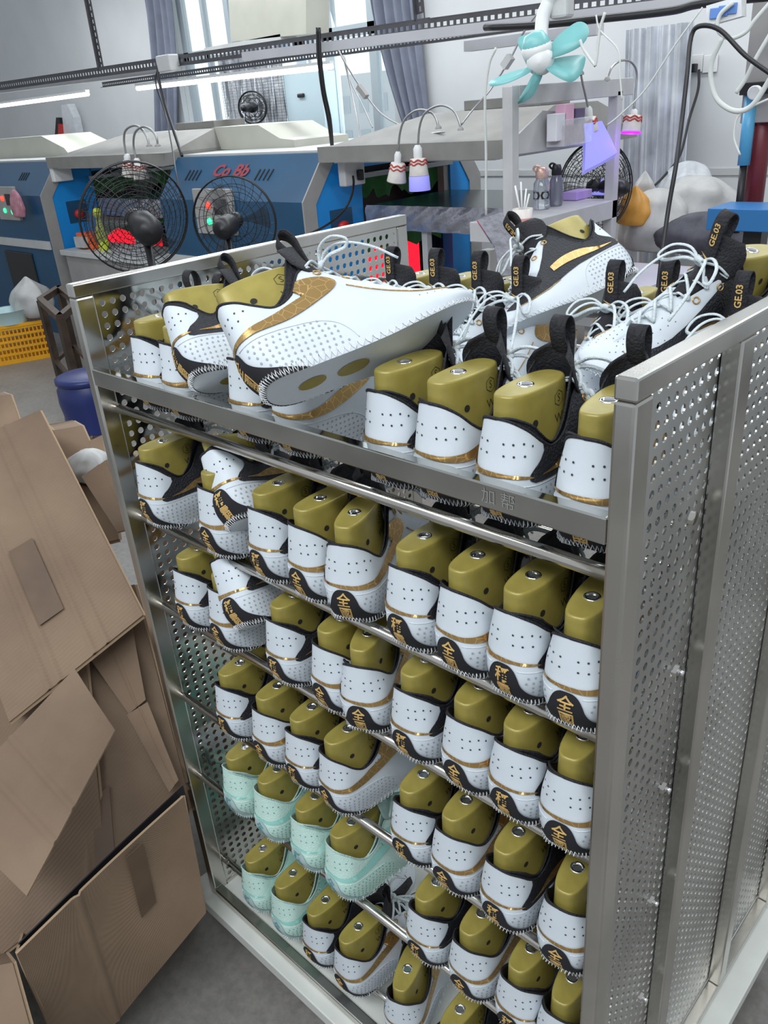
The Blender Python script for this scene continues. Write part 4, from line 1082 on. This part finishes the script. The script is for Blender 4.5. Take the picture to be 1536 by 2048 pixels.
cable([(315,130,'Y',YB-.1),(318,160,'Y',YB-.12),(330,210,'Y',YB-.15),(350,270,'Y',3.5),(364,312,'Y',3.4)], .012, 'thick black cable dropping from the junction box to the lettered oven')
cable([(316,130,'Y',YB-.1),(312,170,'Y',YB-.12),(330,225,'Y',YB-.15),(345,300,'Y',3.3),(352,345,'Y',3.1),(362,395,'Y',3.0)], .006, 'thin dark cable hanging beside the thick one over the oven')
for dx, lb in ((0, 'left of two black cables hanging in front of the window'), (5, 'right of two black cables hanging in front of the window')):
    cable([(634+dx,55,'Y',YB-.12),(636+dx,110,'Y',YB-.12),(644+dx,180,'Y',YB-.1),(656+dx,240,'Y',YB-.05),(665+dx*.3,308,'Y',3.7)], .009, lb)
cable([(665,75,'Y',4.0),(690,125,'Y',4.0),(725,180,'Y',4.0),(760,225,'Y',4.0),(800,250,'Y',4.0),(850,266,'Y',3.7),(888,264,'Y',3.6)], .006, 'grey cord with an inline switch swagged to the right hood lamps', 'flex')
c = at(725, 184, 'Y', 3.97); f = MB(); f.bar(at(717,173,'Y',3.95), at(733,194,'Y',3.95), .035, .035); tag(f.build('inline_switch', M['grey']), 'grey inline switch on the cord by the window', 'switch')
cable([(686,110,'Y',4.1),(700,170,'Y',4.1),(716,250,'Y',3.9),(718,325,'X',-2.92)], .006, 'thin grey cord dropping straight to the socket box', 'flex')
cable([(688,110,'Y',4.2),(700,160,'Y',4.2),(725,210,'Y',4.1),(745,255,'Y',4.0)], .005, 'thin grey cord hanging slack in front of the window', 'flex')
cable([(1085,15,'Y',3.7),(1050,60,'Y',3.68),(1020,118,'Y',3.65),(980,180,'Y',3.6),(945,220,'Y',3.5),(922,250,'Y',3.45)], .006, 'grey cord running diagonally from the beam to the right hood lamp', 'flex')
f = MB(); f.bar(at(1008,134,'Y',3.6), at(1022,113,'Y',3.6), .04, .04); tag(f.build('inline_switch', M['lgrey']), 'pale inline switch on the diagonal cord left of the teal fan', 'switch')
cable([(970,55,'Y',3.6),(1080,50,'Y',3.55),(1200,38,'Y',3.5),(1340,22,'Y',3.45),(1400,8,'Y',3.4),(1545,-8,'Y',3.3)], .018, 'thick black cable lying along the white trunking')
cable([(1305,700,'Y',2.7),(1318,560,'Y',2.75),(1335,430,'Y',2.85),(1352,330,'Y',2.9),(1364,240,'Y',3.0),(1374,150,'Y',3.05),(1382,75,'Y',3.1),(1400,52,'Y',3.1),(1440,60,'Y',3.1),(1490,110,'Y',3.1),(1545,150,'Y',3.1)], .010, 'thick black cable hanging from the beam down behind the rack')
cable([(1398,140,'Y',6.12),(1396,180,'Y',6.05),(1378,240,'Y',5.9),(1360,310,'Y',5.7),(1330,350,'Y',5.5),(1298,382,'Y',5.3)], .010, 'thin black cable drooping from the plugged wall socket')
for pts, rr_, lb in (([(972,430),(972,300),(970,200),(978,130),(992,96)], .007, 'white tube hanging down beside the right hood'),
    ([(1210,25),(1200,60),(1192,125),(1187,127),(1168,100),(1160,80)], .007, 'white hose looped near the right blade of the teal fan'),
    ([(1192,30),(1200,60),(1236,100),(1240,150),(1244,200)], .004, 'thin white wire hanging to the end of the stand'),
    ([(1466,5),(1440,30),(1436,60),(1460,76),(1490,65),(1510,40),(1545,0)], .009, 'white hose curling round the power strip'),
    ([(1445,75),(1425,120),(1422,160),(1435,200),(1470,222),(1505,210),(1545,150)], .011, 'clear air hose hanging in a wide loop at the right'),
    ([(1545,60),(1510,120),(1490,160),(1472,186)], .009, 'clear air hose end dangling inside the wide loop'),
    ([(1405,15),(1350,90),(1290,180),(1240,230),(1215,250)], .004, 'thin clear hose slanting down from the trunking'),
    ([(1545,195),(1500,215),(1475,235),(1468,275),(1480,310)], .005, 'thin white wire at the right beside the blue cylinder')):
    cable([(x, y, 'Y', 3.2) for x, y in pts], rr_, lb, 'wcord', 'air_hose', 'hose')
ps = thing('power_strip', 'white power strip with blue switches tied on the trunking at the right', 'power strip')
A, B = at(1418,32,'Y',3.25), at(1488,12,'Y',3.25); f = MB(); f.bar(A, B, .05, .075); f.build('casing', M['white'], ps)
for k in (.25, .5, .75):
    c = A*(1-k)+B*k; f = MB(); f.bbox((c.x-.02, c.y-.035, c.z-.02), (c.x+.02, c.y-.024, c.z+.02), .003); f.build('switch', mat('blue switch', (.12, .25, .6), .4), ps)

# --- teal hanging fan
HUB = at(1080, 122, 'd', 4.0)
tf = thing('hanging_fan', 'small teal five blade fan hanging from the beam', 'fan')
def blade(pts, dd):
    """outline px, depth offset root->tip; slight twist gives body"""
    c0 = Vector((1080, 122)); f = MB(); n_ = len(pts); F, B = [], []
    for i, (x, y) in enumerate(pts):
        r_ = (Vector((x, y))-c0).length/110; tw = .035*math.sin(i/n_*2*PI)
        F.append(at(x, y, 'd', 4.0+dd*r_+tw)); B.append(at(x, y, 'd', 4.008+dd*r_+tw))
    cf = sum(F, Vector())/n_ + FWD*.02; cb = cf + FWD*.008
    vs = F+B+[cf, cb]; fs = [(i, (i+1) % n_, 2*n_) for i in range(n_)] + [((i+1) % n_+n_, i+n_, 2*n_+1) for i in range(n_)] + [(i, i+n_, (i+1) % n_+n_, (i+1) % n_) for i in range(n_)]
    f.add(vs, fs, 0, True); f.build('blade', M['teal'], tf)
c3 = lambda L_: [(936+x/2.56, y/2.56) for x, y in L_]
def dens(L_): 
    L2 = [(x, y, 0) for x, y in L_]; L2.append(L2[0]); sp_ = smooth_path(L2, 3); return [(p.x, p.y) for p in sp_[:-1]]
blade(dens(c3([(395,285),(440,205),(500,150),(560,112),(605,122),(620,165),(590,225),(520,268),(430,298)])), -.10)
blade(dens(c3([(415,305),(500,288),(590,282),(600,318),(575,385),(530,420),(470,402),(400,352)])), -.05)
blade(dens(c3([(345,365),(385,372),(350,460),(325,498),(258,532),(262,505),(300,440),(322,395)])), .0)
blade(dens(c3([(325,340),(220,368),(125,408),(107,428),(128,443),(215,422),(322,368)])), .06)
blade(dens(c3([(330,305),(275,262),(255,225),(262,190),(300,178),(350,182),(385,220),(390,265)])), .03)
ax = (CAM-HUB).normalized(); ax = (ax - UPV*.2 - RGT*.1).normalized()
f = MB(); f.lathe([(0, .055), (.04, .05), (.062, .02), (.070, -.03), (.06, -.06), (0, -.07)], 28, HUB, ax); f.build('hub', M['white'], tf)
f = MB(); a = at(1071, 85, 'd', 3.98); f.tube([at(1078,112,'d',4.02), at(1072,95,'d',3.99), a], [.07, .075, .06], 20); f.build('motor_housing', M['white'], tf)
f = MB(); f.lathe([(0, .05), (.045, .04), (.068, .0), (.066, -.03)], 24, a, (at(1071,80,'d',3.98)-at(1078,112,'d',4.02)).normalized()); f.build('motor_cap', M['teal'], tf)
f = MB(); f.tube(smooth_path([at(1083,88,'d',4.05), at(1083,60,'d',4.06), at(1087,30,'d',4.06), at(1098,5,'d',4.05), at(1112,-20,'d',4.0)], 6), .034, 14); f.build('stem', M['white'], tf)
f = MB(); f.bbox(tuple(at(1124,14,'d',4.05)-Vector((.05,.04,.05))), tuple(at(1124,14,'d',4.05)+Vector((.05,.04,.05))), .015); f.build('clamp', M['lgrey'], tf)

# --- right part of the hall
cu = thing('foil_curtain', 'hanging sheets of shiny silver film against the back wall', 'film curtain')
a = at(1252, 60, 'Y', 5.95); b2 = at(1352, 540, 'Y', 5.95)
M['film'] = mat('silver film', (.72, .75, .80), .25, .6, .3, 4, .45, 4)
f = MB()
def fl(u, v): return Vector((a.x+(b2.x-a.x)*u*(1) + .04*v, 5.95+.035*math.sin(u*30+v)+.012*math.sin(u*75), a.z+(b2.z-a.z)*v))
f.grid(fl, 80, 12); f.build('film', M['film'], cu, fix=False)
for px_, lab in ((1393, 'wall socket with a black plug in it'), (1422, 'blank wall switch plate beside the plugged socket')):
    c = at(px_, 127, 'Y', 6.19); r_ = thing('wall_socket', lab, 'socket', loc=c)
    f = MB(); f.bbox((-.055, -.02, -.06), (.055, .0, .06), .004); f.build('plate', M['white'], r_)
    if px_ == 1393: f = MB(); f.bbox((-.025, -.07, -.06), (.025, -.02, 0), .008); f.build('plug', M['black'], r_)
# press at the right edge
pr = thing('air_press', 'blue machine beam with red and blue air cylinders at the right edge', 'machine')
A, B = at(1436, 432, 'Y', 4.2), at(1580, 425, 'Y', 4.2)
f = MB(); f.bbox((A.x, 4.05, A.z-.055), (B.x, 4.35, A.z+.06)); f.build('cross_beam', mat('sky blue paint', (.03, .17, .42), .4), pr)
f = MB(); c = at(1520, 290, 'Y', 4.5); f.tube([(c.x, 4.5, .85), (c.x, 4.5, 1.72)], .055, 18); f.build('red_cylinder', mat('maroon paint', (.16, .02, .03), .4), pr)
f = MB(); c = at(1494, 270, 'Y', 4.4); f.tube([(c.x, 4.4, 1.22), (c.x, 4.4, 1.58)], .034, 16); f.build('blue_cylinder', mat('pale blue tube', (.10, .38, .62), .3), pr)
f = MB(); f.tube([(c.x, 4.4, .85), (c.x, 4.4, 1.22)], .02, 12); f.bbox((c.x-.05, 4.35, 1.58), (c.x+.14, 4.5, 1.64)); f.build('cylinder_mount', M['black'], pr)
f = MB(); c2 = at(1512, 185, 'Y', 4.3); f.lathe([(.035, 0), (.035, .03), (.03, .032)], 20, c2, (0, -1, 0)); f.build('pressure_gauge', M['white'], pr)
f = MB(); c2 = at(1530, 180, 'Y', 4.45); f.bbox((c2.x-.10, 4.4, c2.z-.16), (c2.x+.3, 4.6, c2.z+.45)); f.build('valve_panel', M['grey'], pr)
f = MB(); f.box((A.x+.0, 4.1, FZ), (B.x, 4.5, .70)); f.build('base_cabinet', M['grey'], pr)
f = MB(); c2 = at(1510, 480, 'Y', 4.2); f.box((c2.x-.05, 4.15, .70), (c2.x+.05, 4.25, A.z-.05)); f.build('ram', M['black'], pr)
# heaps of bags and cartons near the right wall
def blob(name, c, sz, m_, label, cat, seed=1, grp=None, knot=False, loc=None):
    rnd = random.Random(seed); ph = [rnd.random()*6 for _ in range(8)]; f = MB()
    def bf(u, v):
        a = u*2*PI; t_ = v*PI; n_ = 1+.10*math.sin(3*a+ph[0])*math.sin(t_)+.08*math.sin(5*a+ph[1]+3*t_)+.06*math.sin(7*t_+ph[2])*math.sin(2*a+ph[3])+.035*math.sin(11*a+ph[4]+5*t_)
        zz = math.cos(t_); x = math.sin(t_)*math.cos(a)*n_; y = math.sin(t_)*math.sin(a)*n_
        if knot and zz > .6: k = 1-(zz-.6)*1.6; x *= max(.12, k); y *= max(.12, k); zz += (zz-.6)*.5
        if zz < -.55: zz = -.55-(zz+.55)*.15
        return Vector((c[0]+x*sz[0], c[1]+y*sz[1], c[2]+zz*sz[2]))
    f.grid(bf, 40, 24)
    return tag(f.build(name, M[m_] if isinstance(m_, str) else m_, fix=False), label, cat, grp)
M['carton'] = mat('brown cardboard', (.36, .23, .14), .8, 0, .12, 6, .1, 40)
f = MB(); a = at(1180, 640, 'Y', 4.9)
f.bbox((-1.75, 5.0, FZ), (-.9, 5.5, .42)); tag(f.build('cardboard_box', M['carton']), 'long brown carton at the back wall under the pile of bags', 'box')
blob('plastic_sack', tuple(at(1310, 455, 'Y', 5.2)), (.27, .2, .27), 'bagw', 'grey white sack lying on the carton beneath the silver film', 'bag', 2, 'bags piled at the back wall')
blob('plastic_sack', tuple(at(1390, 425, 'Y', 5.4)), (.30, .2, .25), 'bagw', 'pale sack with folds behind the blue press beam', 'bag', 3, 'bags piled at the back wall')
blob('plastic_sack', tuple(at(1372, 385, 'Y', 5.6)), (.2, .15, .22), 'plastic_film', 'clear bag on top of the bag pile', 'bag', 8, 'bags piled at the back wall')
M['greycloth'] = mat('dark grey cloth', (.10, .10, .12), .9, 0, .4, 10, .4, 12)
blob('cloth_heap', tuple(at(1415, 475, 'Y', 5.1)), (.32, .2, .17), 'greycloth', 'heap of dark grey cloth beside the sacks', 'cloth', 5)
M['orangebag'] = mat('orange bag', (.62, .30, .05), .45, 0, .2, 6, .3, 12)
blob('carrier_bag', tuple(at(1268, 425, 'Y', 5.0)), (.13, .08, .15), 'orangebag', 'orange carrier bag hanging by the silver film', 'bag', 6, None, True)
blob('carrier_bag', tuple(at(1288, 388, 'Y', 5.2)), (.08, .06, .13), 'bagw', 'white carrier bag hanging above the orange one', 'bag', 7, None, True)
for (px_, py_, y_, w_, h_, cc_, lb) in ((1085, 480, 4.6, .34, .16, (.30, .22, .16), 'brown open carton under the stand shelf'), (1075, 520, 4.4, .44, .16, (.58, .56, .50), 'pale flat carton under the stand, lower of two'), (1140, 490, 5.2, .5, .42, (.62, .62, .60), 'white panel box standing under the stand shelf')):
    c = at(px_, py_, 'Y', y_); f = MB(); f.bbox((c.x-w_/2, y_, c.z-h_/2), (c.x+w_/2, y_+.3, c.z+h_/2)); tag(f.build('carton', mat('carton '+str(px_), cc_, .7, 0, .1, 8)), lb, 'box')
f = MB(); f.bbox((-2.9, 4.0, .3), (-1.2, 5.4, .36)); f.box((-2.8, 4.1, FZ), (-2.7, 4.2, .3)); f.box((-1.35, 4.1, FZ), (-1.25, 4.2, .3)); f.box((-2.8, 5.2, FZ), (-2.7, 5.3, .3)); f.box((-1.35, 5.2, FZ), (-1.25, 5.3, .3))
tag(f.build('low_shelf', M['lgrey']), 'low pale shelf carrying cartons under the conveyor end', 'shelf')
# bag of red things on the far wall
hb_ = thing('hanging_bag', 'clear bag and red and black cloths hanging on the left wall', 'bag')
f = MB(); P_ = pl([(112,235),(118,236),(130,292),(108,292)], 'Y', 6.1); f.prism(P_, (0, .06, 0)); f.build('black_cloth', M['black'], hb_)
f = MB(); P_ = pl([(116,248),(124,252),(136,294),(116,292)], 'Y', 6.05); f.prism(P_, (0, .06, 0)); f.build('red_cloth', M['red'], hb_)
f = MB(); P_ = pl([(122,210),(134,208),(146,235),(156,285),(130,290)], 'Y', 6.0); f.prism(P_, (0, .12, 0)); f.build('clear_bag', M['plastic_film'], hb_)
blob('wrapped_pouch', tuple(at(36, 415, 'Y', 3.18)), (.10, .05, .17), mat('pink pouch', (.50, .22, .28), .3, 0, .4, 12, .4, 14), 'pink wrapped pouch hanging on the far left oven panel', 'pouch', 4)

# --- left foreground floor things
cr = thing('plastic_crate', 'yellow slatted plastic crate on the floor below the far left oven', 'crate')
M['yellow'] = mat('yellow crate plastic', (.80, .38, .01), .4, 0, .1, 6)
A = at(-60, 742, 'Z', FZ+.002); B = at(112, 712, 'Z', FZ+.002); dx = (B-A); L = dx.length; dx.normalize(); dy = Vector((-dx.y, dx.x, 0)); H = .36; Dp = .42
def crate_side(p, d, L_, name):
    f = MB(); nr = int(L_/.035)
    for z in (0, .075, .135, .195, .255, .315, H-.03):
        f.bar(p+Vector((0,0,z+.012)), p+d*L_+Vector((0,0,z+.012)), .02, .022 if z else .05)
    f.bar(p+Vector((0,0,H-.01)), p+d*L_+Vector((0,0,H-.01)), .03, .03)
    for i in range(nr+1): q = p + d*(L_*i/nr); f.bar(q, q+Vector((0,0,H)), .012, .012, up=d)
    for q in (p, p+d*L_): f.bar(q, q+Vector((0,0,H)), .04, .04, up=d)
    f.build(name, M['yellow'], cr)
crate_side(A, dx, L, 'long_side'); crate_side(A+dy*Dp, dx, L, 'long_side'); crate_side(A, dy, Dp, 'short_side'); crate_side(B, dy, Dp, 'short_side')
f = MB(); f.prism([A, B, B+dy*Dp, A+dy*Dp], (0, 0, .01)); f.build('crate_bottom', M['yellow'], cr)
c = (A+B)/2 + dy*Dp*.5 + dx*.15; blob('rubbish_bag', (c.x+.12, c.y+.12, .21), (.21, .18, .21), 'bagw', 'knotted white plastic bag resting on the yellow crate', 'bag', 12, None, True)
c = at(18, 632, 'Z', .125); f = MB(); f.lathe([(.16, -.06), (.19, .06), (.20, .065), (.18, .055), (.15, -.05)], 28, (c.x, c.y, .125)); tag(f.build('wash_basin', mat('pale blue plastic', (.50, .68, .70), .35)), 'pale blue basin sitting on the left end of the yellow crate', 'basin')
# rusty stool frame
so_ = thing('metal_trestle', 'rusty brown steel trestle frame between the crate and the rack', 'trestle')
M['rust'] = mat('rusty brown steel', (.075, .05, .035), .5, .4, .4, 10)
def fr(a, b_, nm, w_=.05):
    f = MB(); f.bar(a, b_, w_, w_); f.build(nm, M['rust'], so_)
t0, t1, t2, t3 = at(88, 628, 'Y', 2.25), at(120, 636, 'Y', 2.0), at(158, 618, 'Y', 2.35), at(126, 606, 'Y', 2.6)
zt = t1.z; T_ = [Vector((p.x, p.y, zt)) for p in (t0, t1, t2, t3)]
for i in range(4): fr(T_[i], T_[(i+1) % 4], 'top_rail')
for p in T_: fr(p, Vector((p.x, p.y, FZ)), 'leg')
for i in range(4): fr(T_[i]-Vector((0,0,.5)), T_[(i+1) % 4]-Vector((0,0,.5)), 'lower_rail', .03)
# blue drum
dr = thing('plastic_drum', 'dark blue plastic drum on the floor behind the rack post', 'drum')
c = at(165, 752, 'Y', 1.62); M['drum'] = mat('dark blue drum plastic', (.012, .022, .12), .35)
f = MB(); zt = c.z-FZ; f.lathe([(.17, 0), (.19, .02), (.19, zt*.45), (.178, zt*.6), (.19, zt*.75), (.185, zt*.9), (.16, zt*.97), (.155, zt)], 36, (c.x+.03, c.y, FZ)); f.build('body', M['drum'], dr)
f = MB(); f.lathe([(.17, zt-.03), (.185, zt-.02), (.185, zt+.01), (.16, zt+.02), (0, zt+.02)], 36, (c.x+.03, c.y, FZ)); f.build('lid', M['drum'], dr)
# ------------------------------------------------------------------ cardboard cartons beside the rack
m, n, l, b = new_mat('corrugated cardboard'); M['card'] = m
tc = n.new('ShaderNodeTexCoord'); wv = n.new('ShaderNodeTexWave'); wv.inputs['Scale'].default_value = 26; wv.inputs['Distortion'].default_value = .3
nt = n.new('ShaderNodeTexNoise'); nt.inputs['Scale'].default_value = 3.0; nt.inputs['Detail'].default_value = 6
l.new(tc.outputs['Generated'], wv.inputs['Vector']); l.new(tc.outputs['Object'], nt.inputs['Vector'])
r = n.new('ShaderNodeValToRGB'); r.color_ramp.elements[0].position = .3; r.color_ramp.elements[1].position = .7
r.color_ramp.elements[0].color = (.135, .088, .056, 1); r.color_ramp.elements[1].color = (.240, .163, .105, 1)
l.new(nt.outputs[0], r.inputs[0]); l.new(r.outputs[0], b.inputs['Base Color']); b.inputs['Roughness'].default_value = .75
bp_ = n.new('ShaderNodeBump'); bp_.inputs['Strength'].default_value = .12; bp_.inputs['Distance'].default_value = .004
l.new(wv.outputs[0], bp_.inputs['Height']); l.new(bp_.outputs[0], b.inputs['Normal'])
M['packtape'] = mat('brown packing tape', (.115, .07, .042), .6, 0, .2, 12, .2, 12)
M['cardedge'] = mat('pale cardboard edge', (.34, .24, .15), .8)

def sheet(mb, quad, th, nu=20, nv=20, wav=0.0, folds=(), mi=0):
    """card sheet between 4 corners (a,b,c,d) with real thickness, soft buckling and pressed fold lines running a->d"""
    a, b_, c, d = [Vector(p) for p in quad]; nn = (b_-a).cross(d-a).normalized()
    def g(u, v):
        p = (a*(1-u)+b_*u)*(1-v) + (d*(1-u)+c*u)*v
        o = wav*(math.sin(u*3.1+v*1.7)*.6+math.sin(v*5.2+u*2.0)*.4)
        for fu in folds: o -= .006*math.exp(-((u-fu)/.012)**2)
        return p + nn*o
    mb.grid(g, nu, nv, mi); mb.grid(lambda u, v: g(u, v)-nn*th, nu, nv, mi)
    for e in ((lambda s_: (s_, 0)), (lambda s_: (s_, 1)), (lambda s_: (0, s_)), (lambda s_: (1, s_))):
        k = max(nu, nv); P_ = [g(*e(i/k)) for i in range(k+1)]; Q = [p-nn*th for p in P_]
        mb.add(P_+Q, [(i, i+1, k+2+i, k+1+i) for i in range(k)], mi if mi else 1)
def carton(name, front, back_vec, label, folds=(), wav=.004, open_top=False, sides=True):
    """front: 4 corners of the face seen (top-left, top-right, bottom-right, bottom-left); back_vec: depth of the box"""
    r_ = thing(name, label, 'box', 'cardboard cartons heaped beside the rack')
    F = [Vector(p) for p in front]; cc = sum(F, Vector())/4; bv = (cc-CAM).normalized()*Vector(back_vec).length + Vector((-.10, .02, 0))
    f = MB(); sheet(f, F, .006, 60, 30, wav, folds); f.build('front_wall', [M['card'], M['cardedge']], r_)
    f = MB(); B = [p+bv for p in F]; sheet(f, B, .006, 10, 10, 0); f.build('back_wall', [M['card'], M['cardedge']], r_)
    f = MB(); sheet(f, (F[1], B[1], B[2], F[2]), .006, 10, 10, 0); f.build('side_wall', [M['card'], M['cardedge']], r_)
    f = MB(); sheet(f, (F[0], B[0], B[3], F[3]), .006, 10, 10, 0); f.build('side_wall', [M['card'], M['cardedge']], r_)
    if not open_top: f = MB(); sheet(f, (F[0], F[1], B[1], B[0]), .006, 10, 10, 0); f.build('top_wall', [M['card'], M['cardedge']], r_)
    f = MB(); sheet(f, (F[3], F[2], B[2], B[3]), .006, 10, 10, 0); f.build('bottom_wall', [M['card'], M['cardedge']], r_)
    return r_, F
def on_face(F, u, v, o=.004):
    nn = (F[1]-F[0]).cross(F[3]-F[0]).normalized()
    if nn.dot(CAM-F[0]) < 0: nn = -nn
    return (F[0]*(1-u)+F[1]*u)*(1-v)+(F[3]*(1-u)+F[2]*u)*v + nn*o
def tape(F, u0, u1, v0, v1, par):
    f = MB(); sheet(f, [on_face(F, u, v, .012) for u, v in ((u0, v0), (u1, v0), (u1, v1), (u0, v1))], .0015, 6, 6); f.build('packing_tape', M['packtape'], par)
def P(px_, py_, d): return at(px_, py_, 'd', d)
# top carton leaning against the rack, its creased face towards the aisle
bx, F = carton('cardboard_box', (P(-170, 930, 2.15), P(80, 822, 2.25), P(287, 1232, 2.02), P(20, 1445, 1.85)), (-.35, .42, -.10), 'large creased brown carton, topmost of the heap, leaning on the rack', (.28, .36, .62, .72))
tape(F, .38, .56, .50, .80, bx)
# loose flap in front
fl_ = thing('carton_flap', 'loose brown cardboard flap slanting down in front of the cartons', 'flap', 'cardboard cartons heaped beside the rack')
f = MB(); sheet(f, (P(-120, 1620, 1.70), P(150, 1338, 1.84), P(232, 1462, 1.80), P(55, 1792, 1.62)), .006, 50, 30, .006, (.3, .5)); f.build('flap_sheet', [M['card'], M['cardedge']], fl_)
# middle carton behind the flap
bx, F = carton('cardboard_box', (P(100, 1200, 2.16), P(270, 1170, 2.18), P(384, 1615, 2.03), P(60, 1930, 1.83)), (-.5, .1, .0), 'brown carton with folded flaps between the top and bottom cartons', (.35,), .003)
f = MB(); sheet(f, (P(168, 1300, 2.06), P(262, 1238, 2.10), P(292, 1400, 2.04), P(258, 1428, 2.03)), .006, 20, 20, .002, (.5,)); f.build('inner_flap', [M['card'], M['cardedge']], bx)
f = MB(); sheet(f, (P(255, 1430, 2.02), P(296, 1404, 2.03), P(358, 1560, 1.97), P(340, 1585, 1.96)), .006, 20, 20, .002, (.6,)); f.build('inner_flap', [M['card'], M['cardedge']], bx)
tape(F, .40, .52, .70, .92, bx)
bx, F = carton('cardboard_box', (P(-220, 1470, 2.00), P(170, 1290, 2.06), P(215, 1745, 1.94), P(-60, 1960, 1.80)), (-.4, .3, .0), 'brown carton at the left edge behind the loose flap', (), .003)
# bottom open carton
c4 = [P(30, 1905, 1.62), P(365, 1592, 1.93), P(408, 1822, 1.98), P(140, 2150, 1.86)]
bx, F = carton('cardboard_box', c4, (-.30, .34, .02), 'open brown carton at the bottom of the heap, dark gap along its rim', (.33,), .006, True)
tape(F, .60, .70, .02, .50, bx)
bx, F = carton('cardboard_box', (P(-150, 1960, 1.62), P(26, 1925, 1.66), P(80, 2120, 1.60), P(-150, 2150, 1.55)), (-.3, .3, 0), 'corner of a shadowed carton at the bottom left edge', (), .002)
f = MB(); sheet(f, (P(36, 1886, 1.70), P(366, 1572, 1.985), P(376, 1640, 2.0), P(60, 1975, 1.74)), .004, 30, 6, .006); f.build('dark_gap_sheet', M['black'], bx)  # black sheet added behind the rim to darken the open gap
tc_ = thing('cardboard_box', 'tall plain carton standing close behind the left perforated panel', 'box', 'cardboard cartons heaped beside the rack')
f = MB(); f.bbox((-.60, .34, FZ+.003), (-.05, .86, .86), .004); f.build('carton_walls', [M['card'], M['cardedge']], tc_)
f = MB(); f.box((-.60, .52, .8605), (-.05, .56, .8615)); f.build('packing_tape', M['packtape'], tc_)
# small cartons further back
bx, F = carton('cardboard_box', (P(-60, 800, 2.9), P(22, 790, 2.9), P(42, 850, 2.85), P(-60, 900, 2.8)), (-.3, .3, 0), 'small brown carton peeping over the top carton at the left edge', (), .002)
bx, F = carton('cardboard_box', (P(108, 862, 2.75), P(165, 852, 2.75), P(188, 905, 2.7), P(130, 925, 2.7)), (-.1, .25, -.1), 'small carton with ragged flap behind the top carton', (), .002)
bx, F = carton('cardboard_box', (P(130, 905, 2.72), P(205, 872, 2.72), P(240, 1080, 2.5), P(160, 1100, 2.5)), (-.3, .3, -.05), 'carton beside the rack post with a plastic bag in it', (), .002, True)
blob('plastic_sack', tuple(P(180, 935, 2.62)), (.07, .07, .06), 'bagw', 'crumpled white plastic bag tucked in the carton beside the post', 'bag', 21)
bd_ = thing('folded_cardboard', 'stack of folded pale cardboard standing beside the rack post', 'cardboard', 'cardboard cartons heaped beside the rack')
for k in range(4):
    f = MB(); sheet(f, (P(164+k*9, 955-k*8, 2.42), P(200+k*9, 930-k*8, 2.44), P(262+k*2, 1060-k*3, 2.34), P(236+k*6, 1066-k*3, 2.32)), .006, 10, 10, .001)
    for i in range(len(f.v)): f.v[i] = tuple(Vector(f.v[i]) + FWD*(.012*k))
    f.build('folded_sheet', [M['card'], M['cardedge']], bd_)
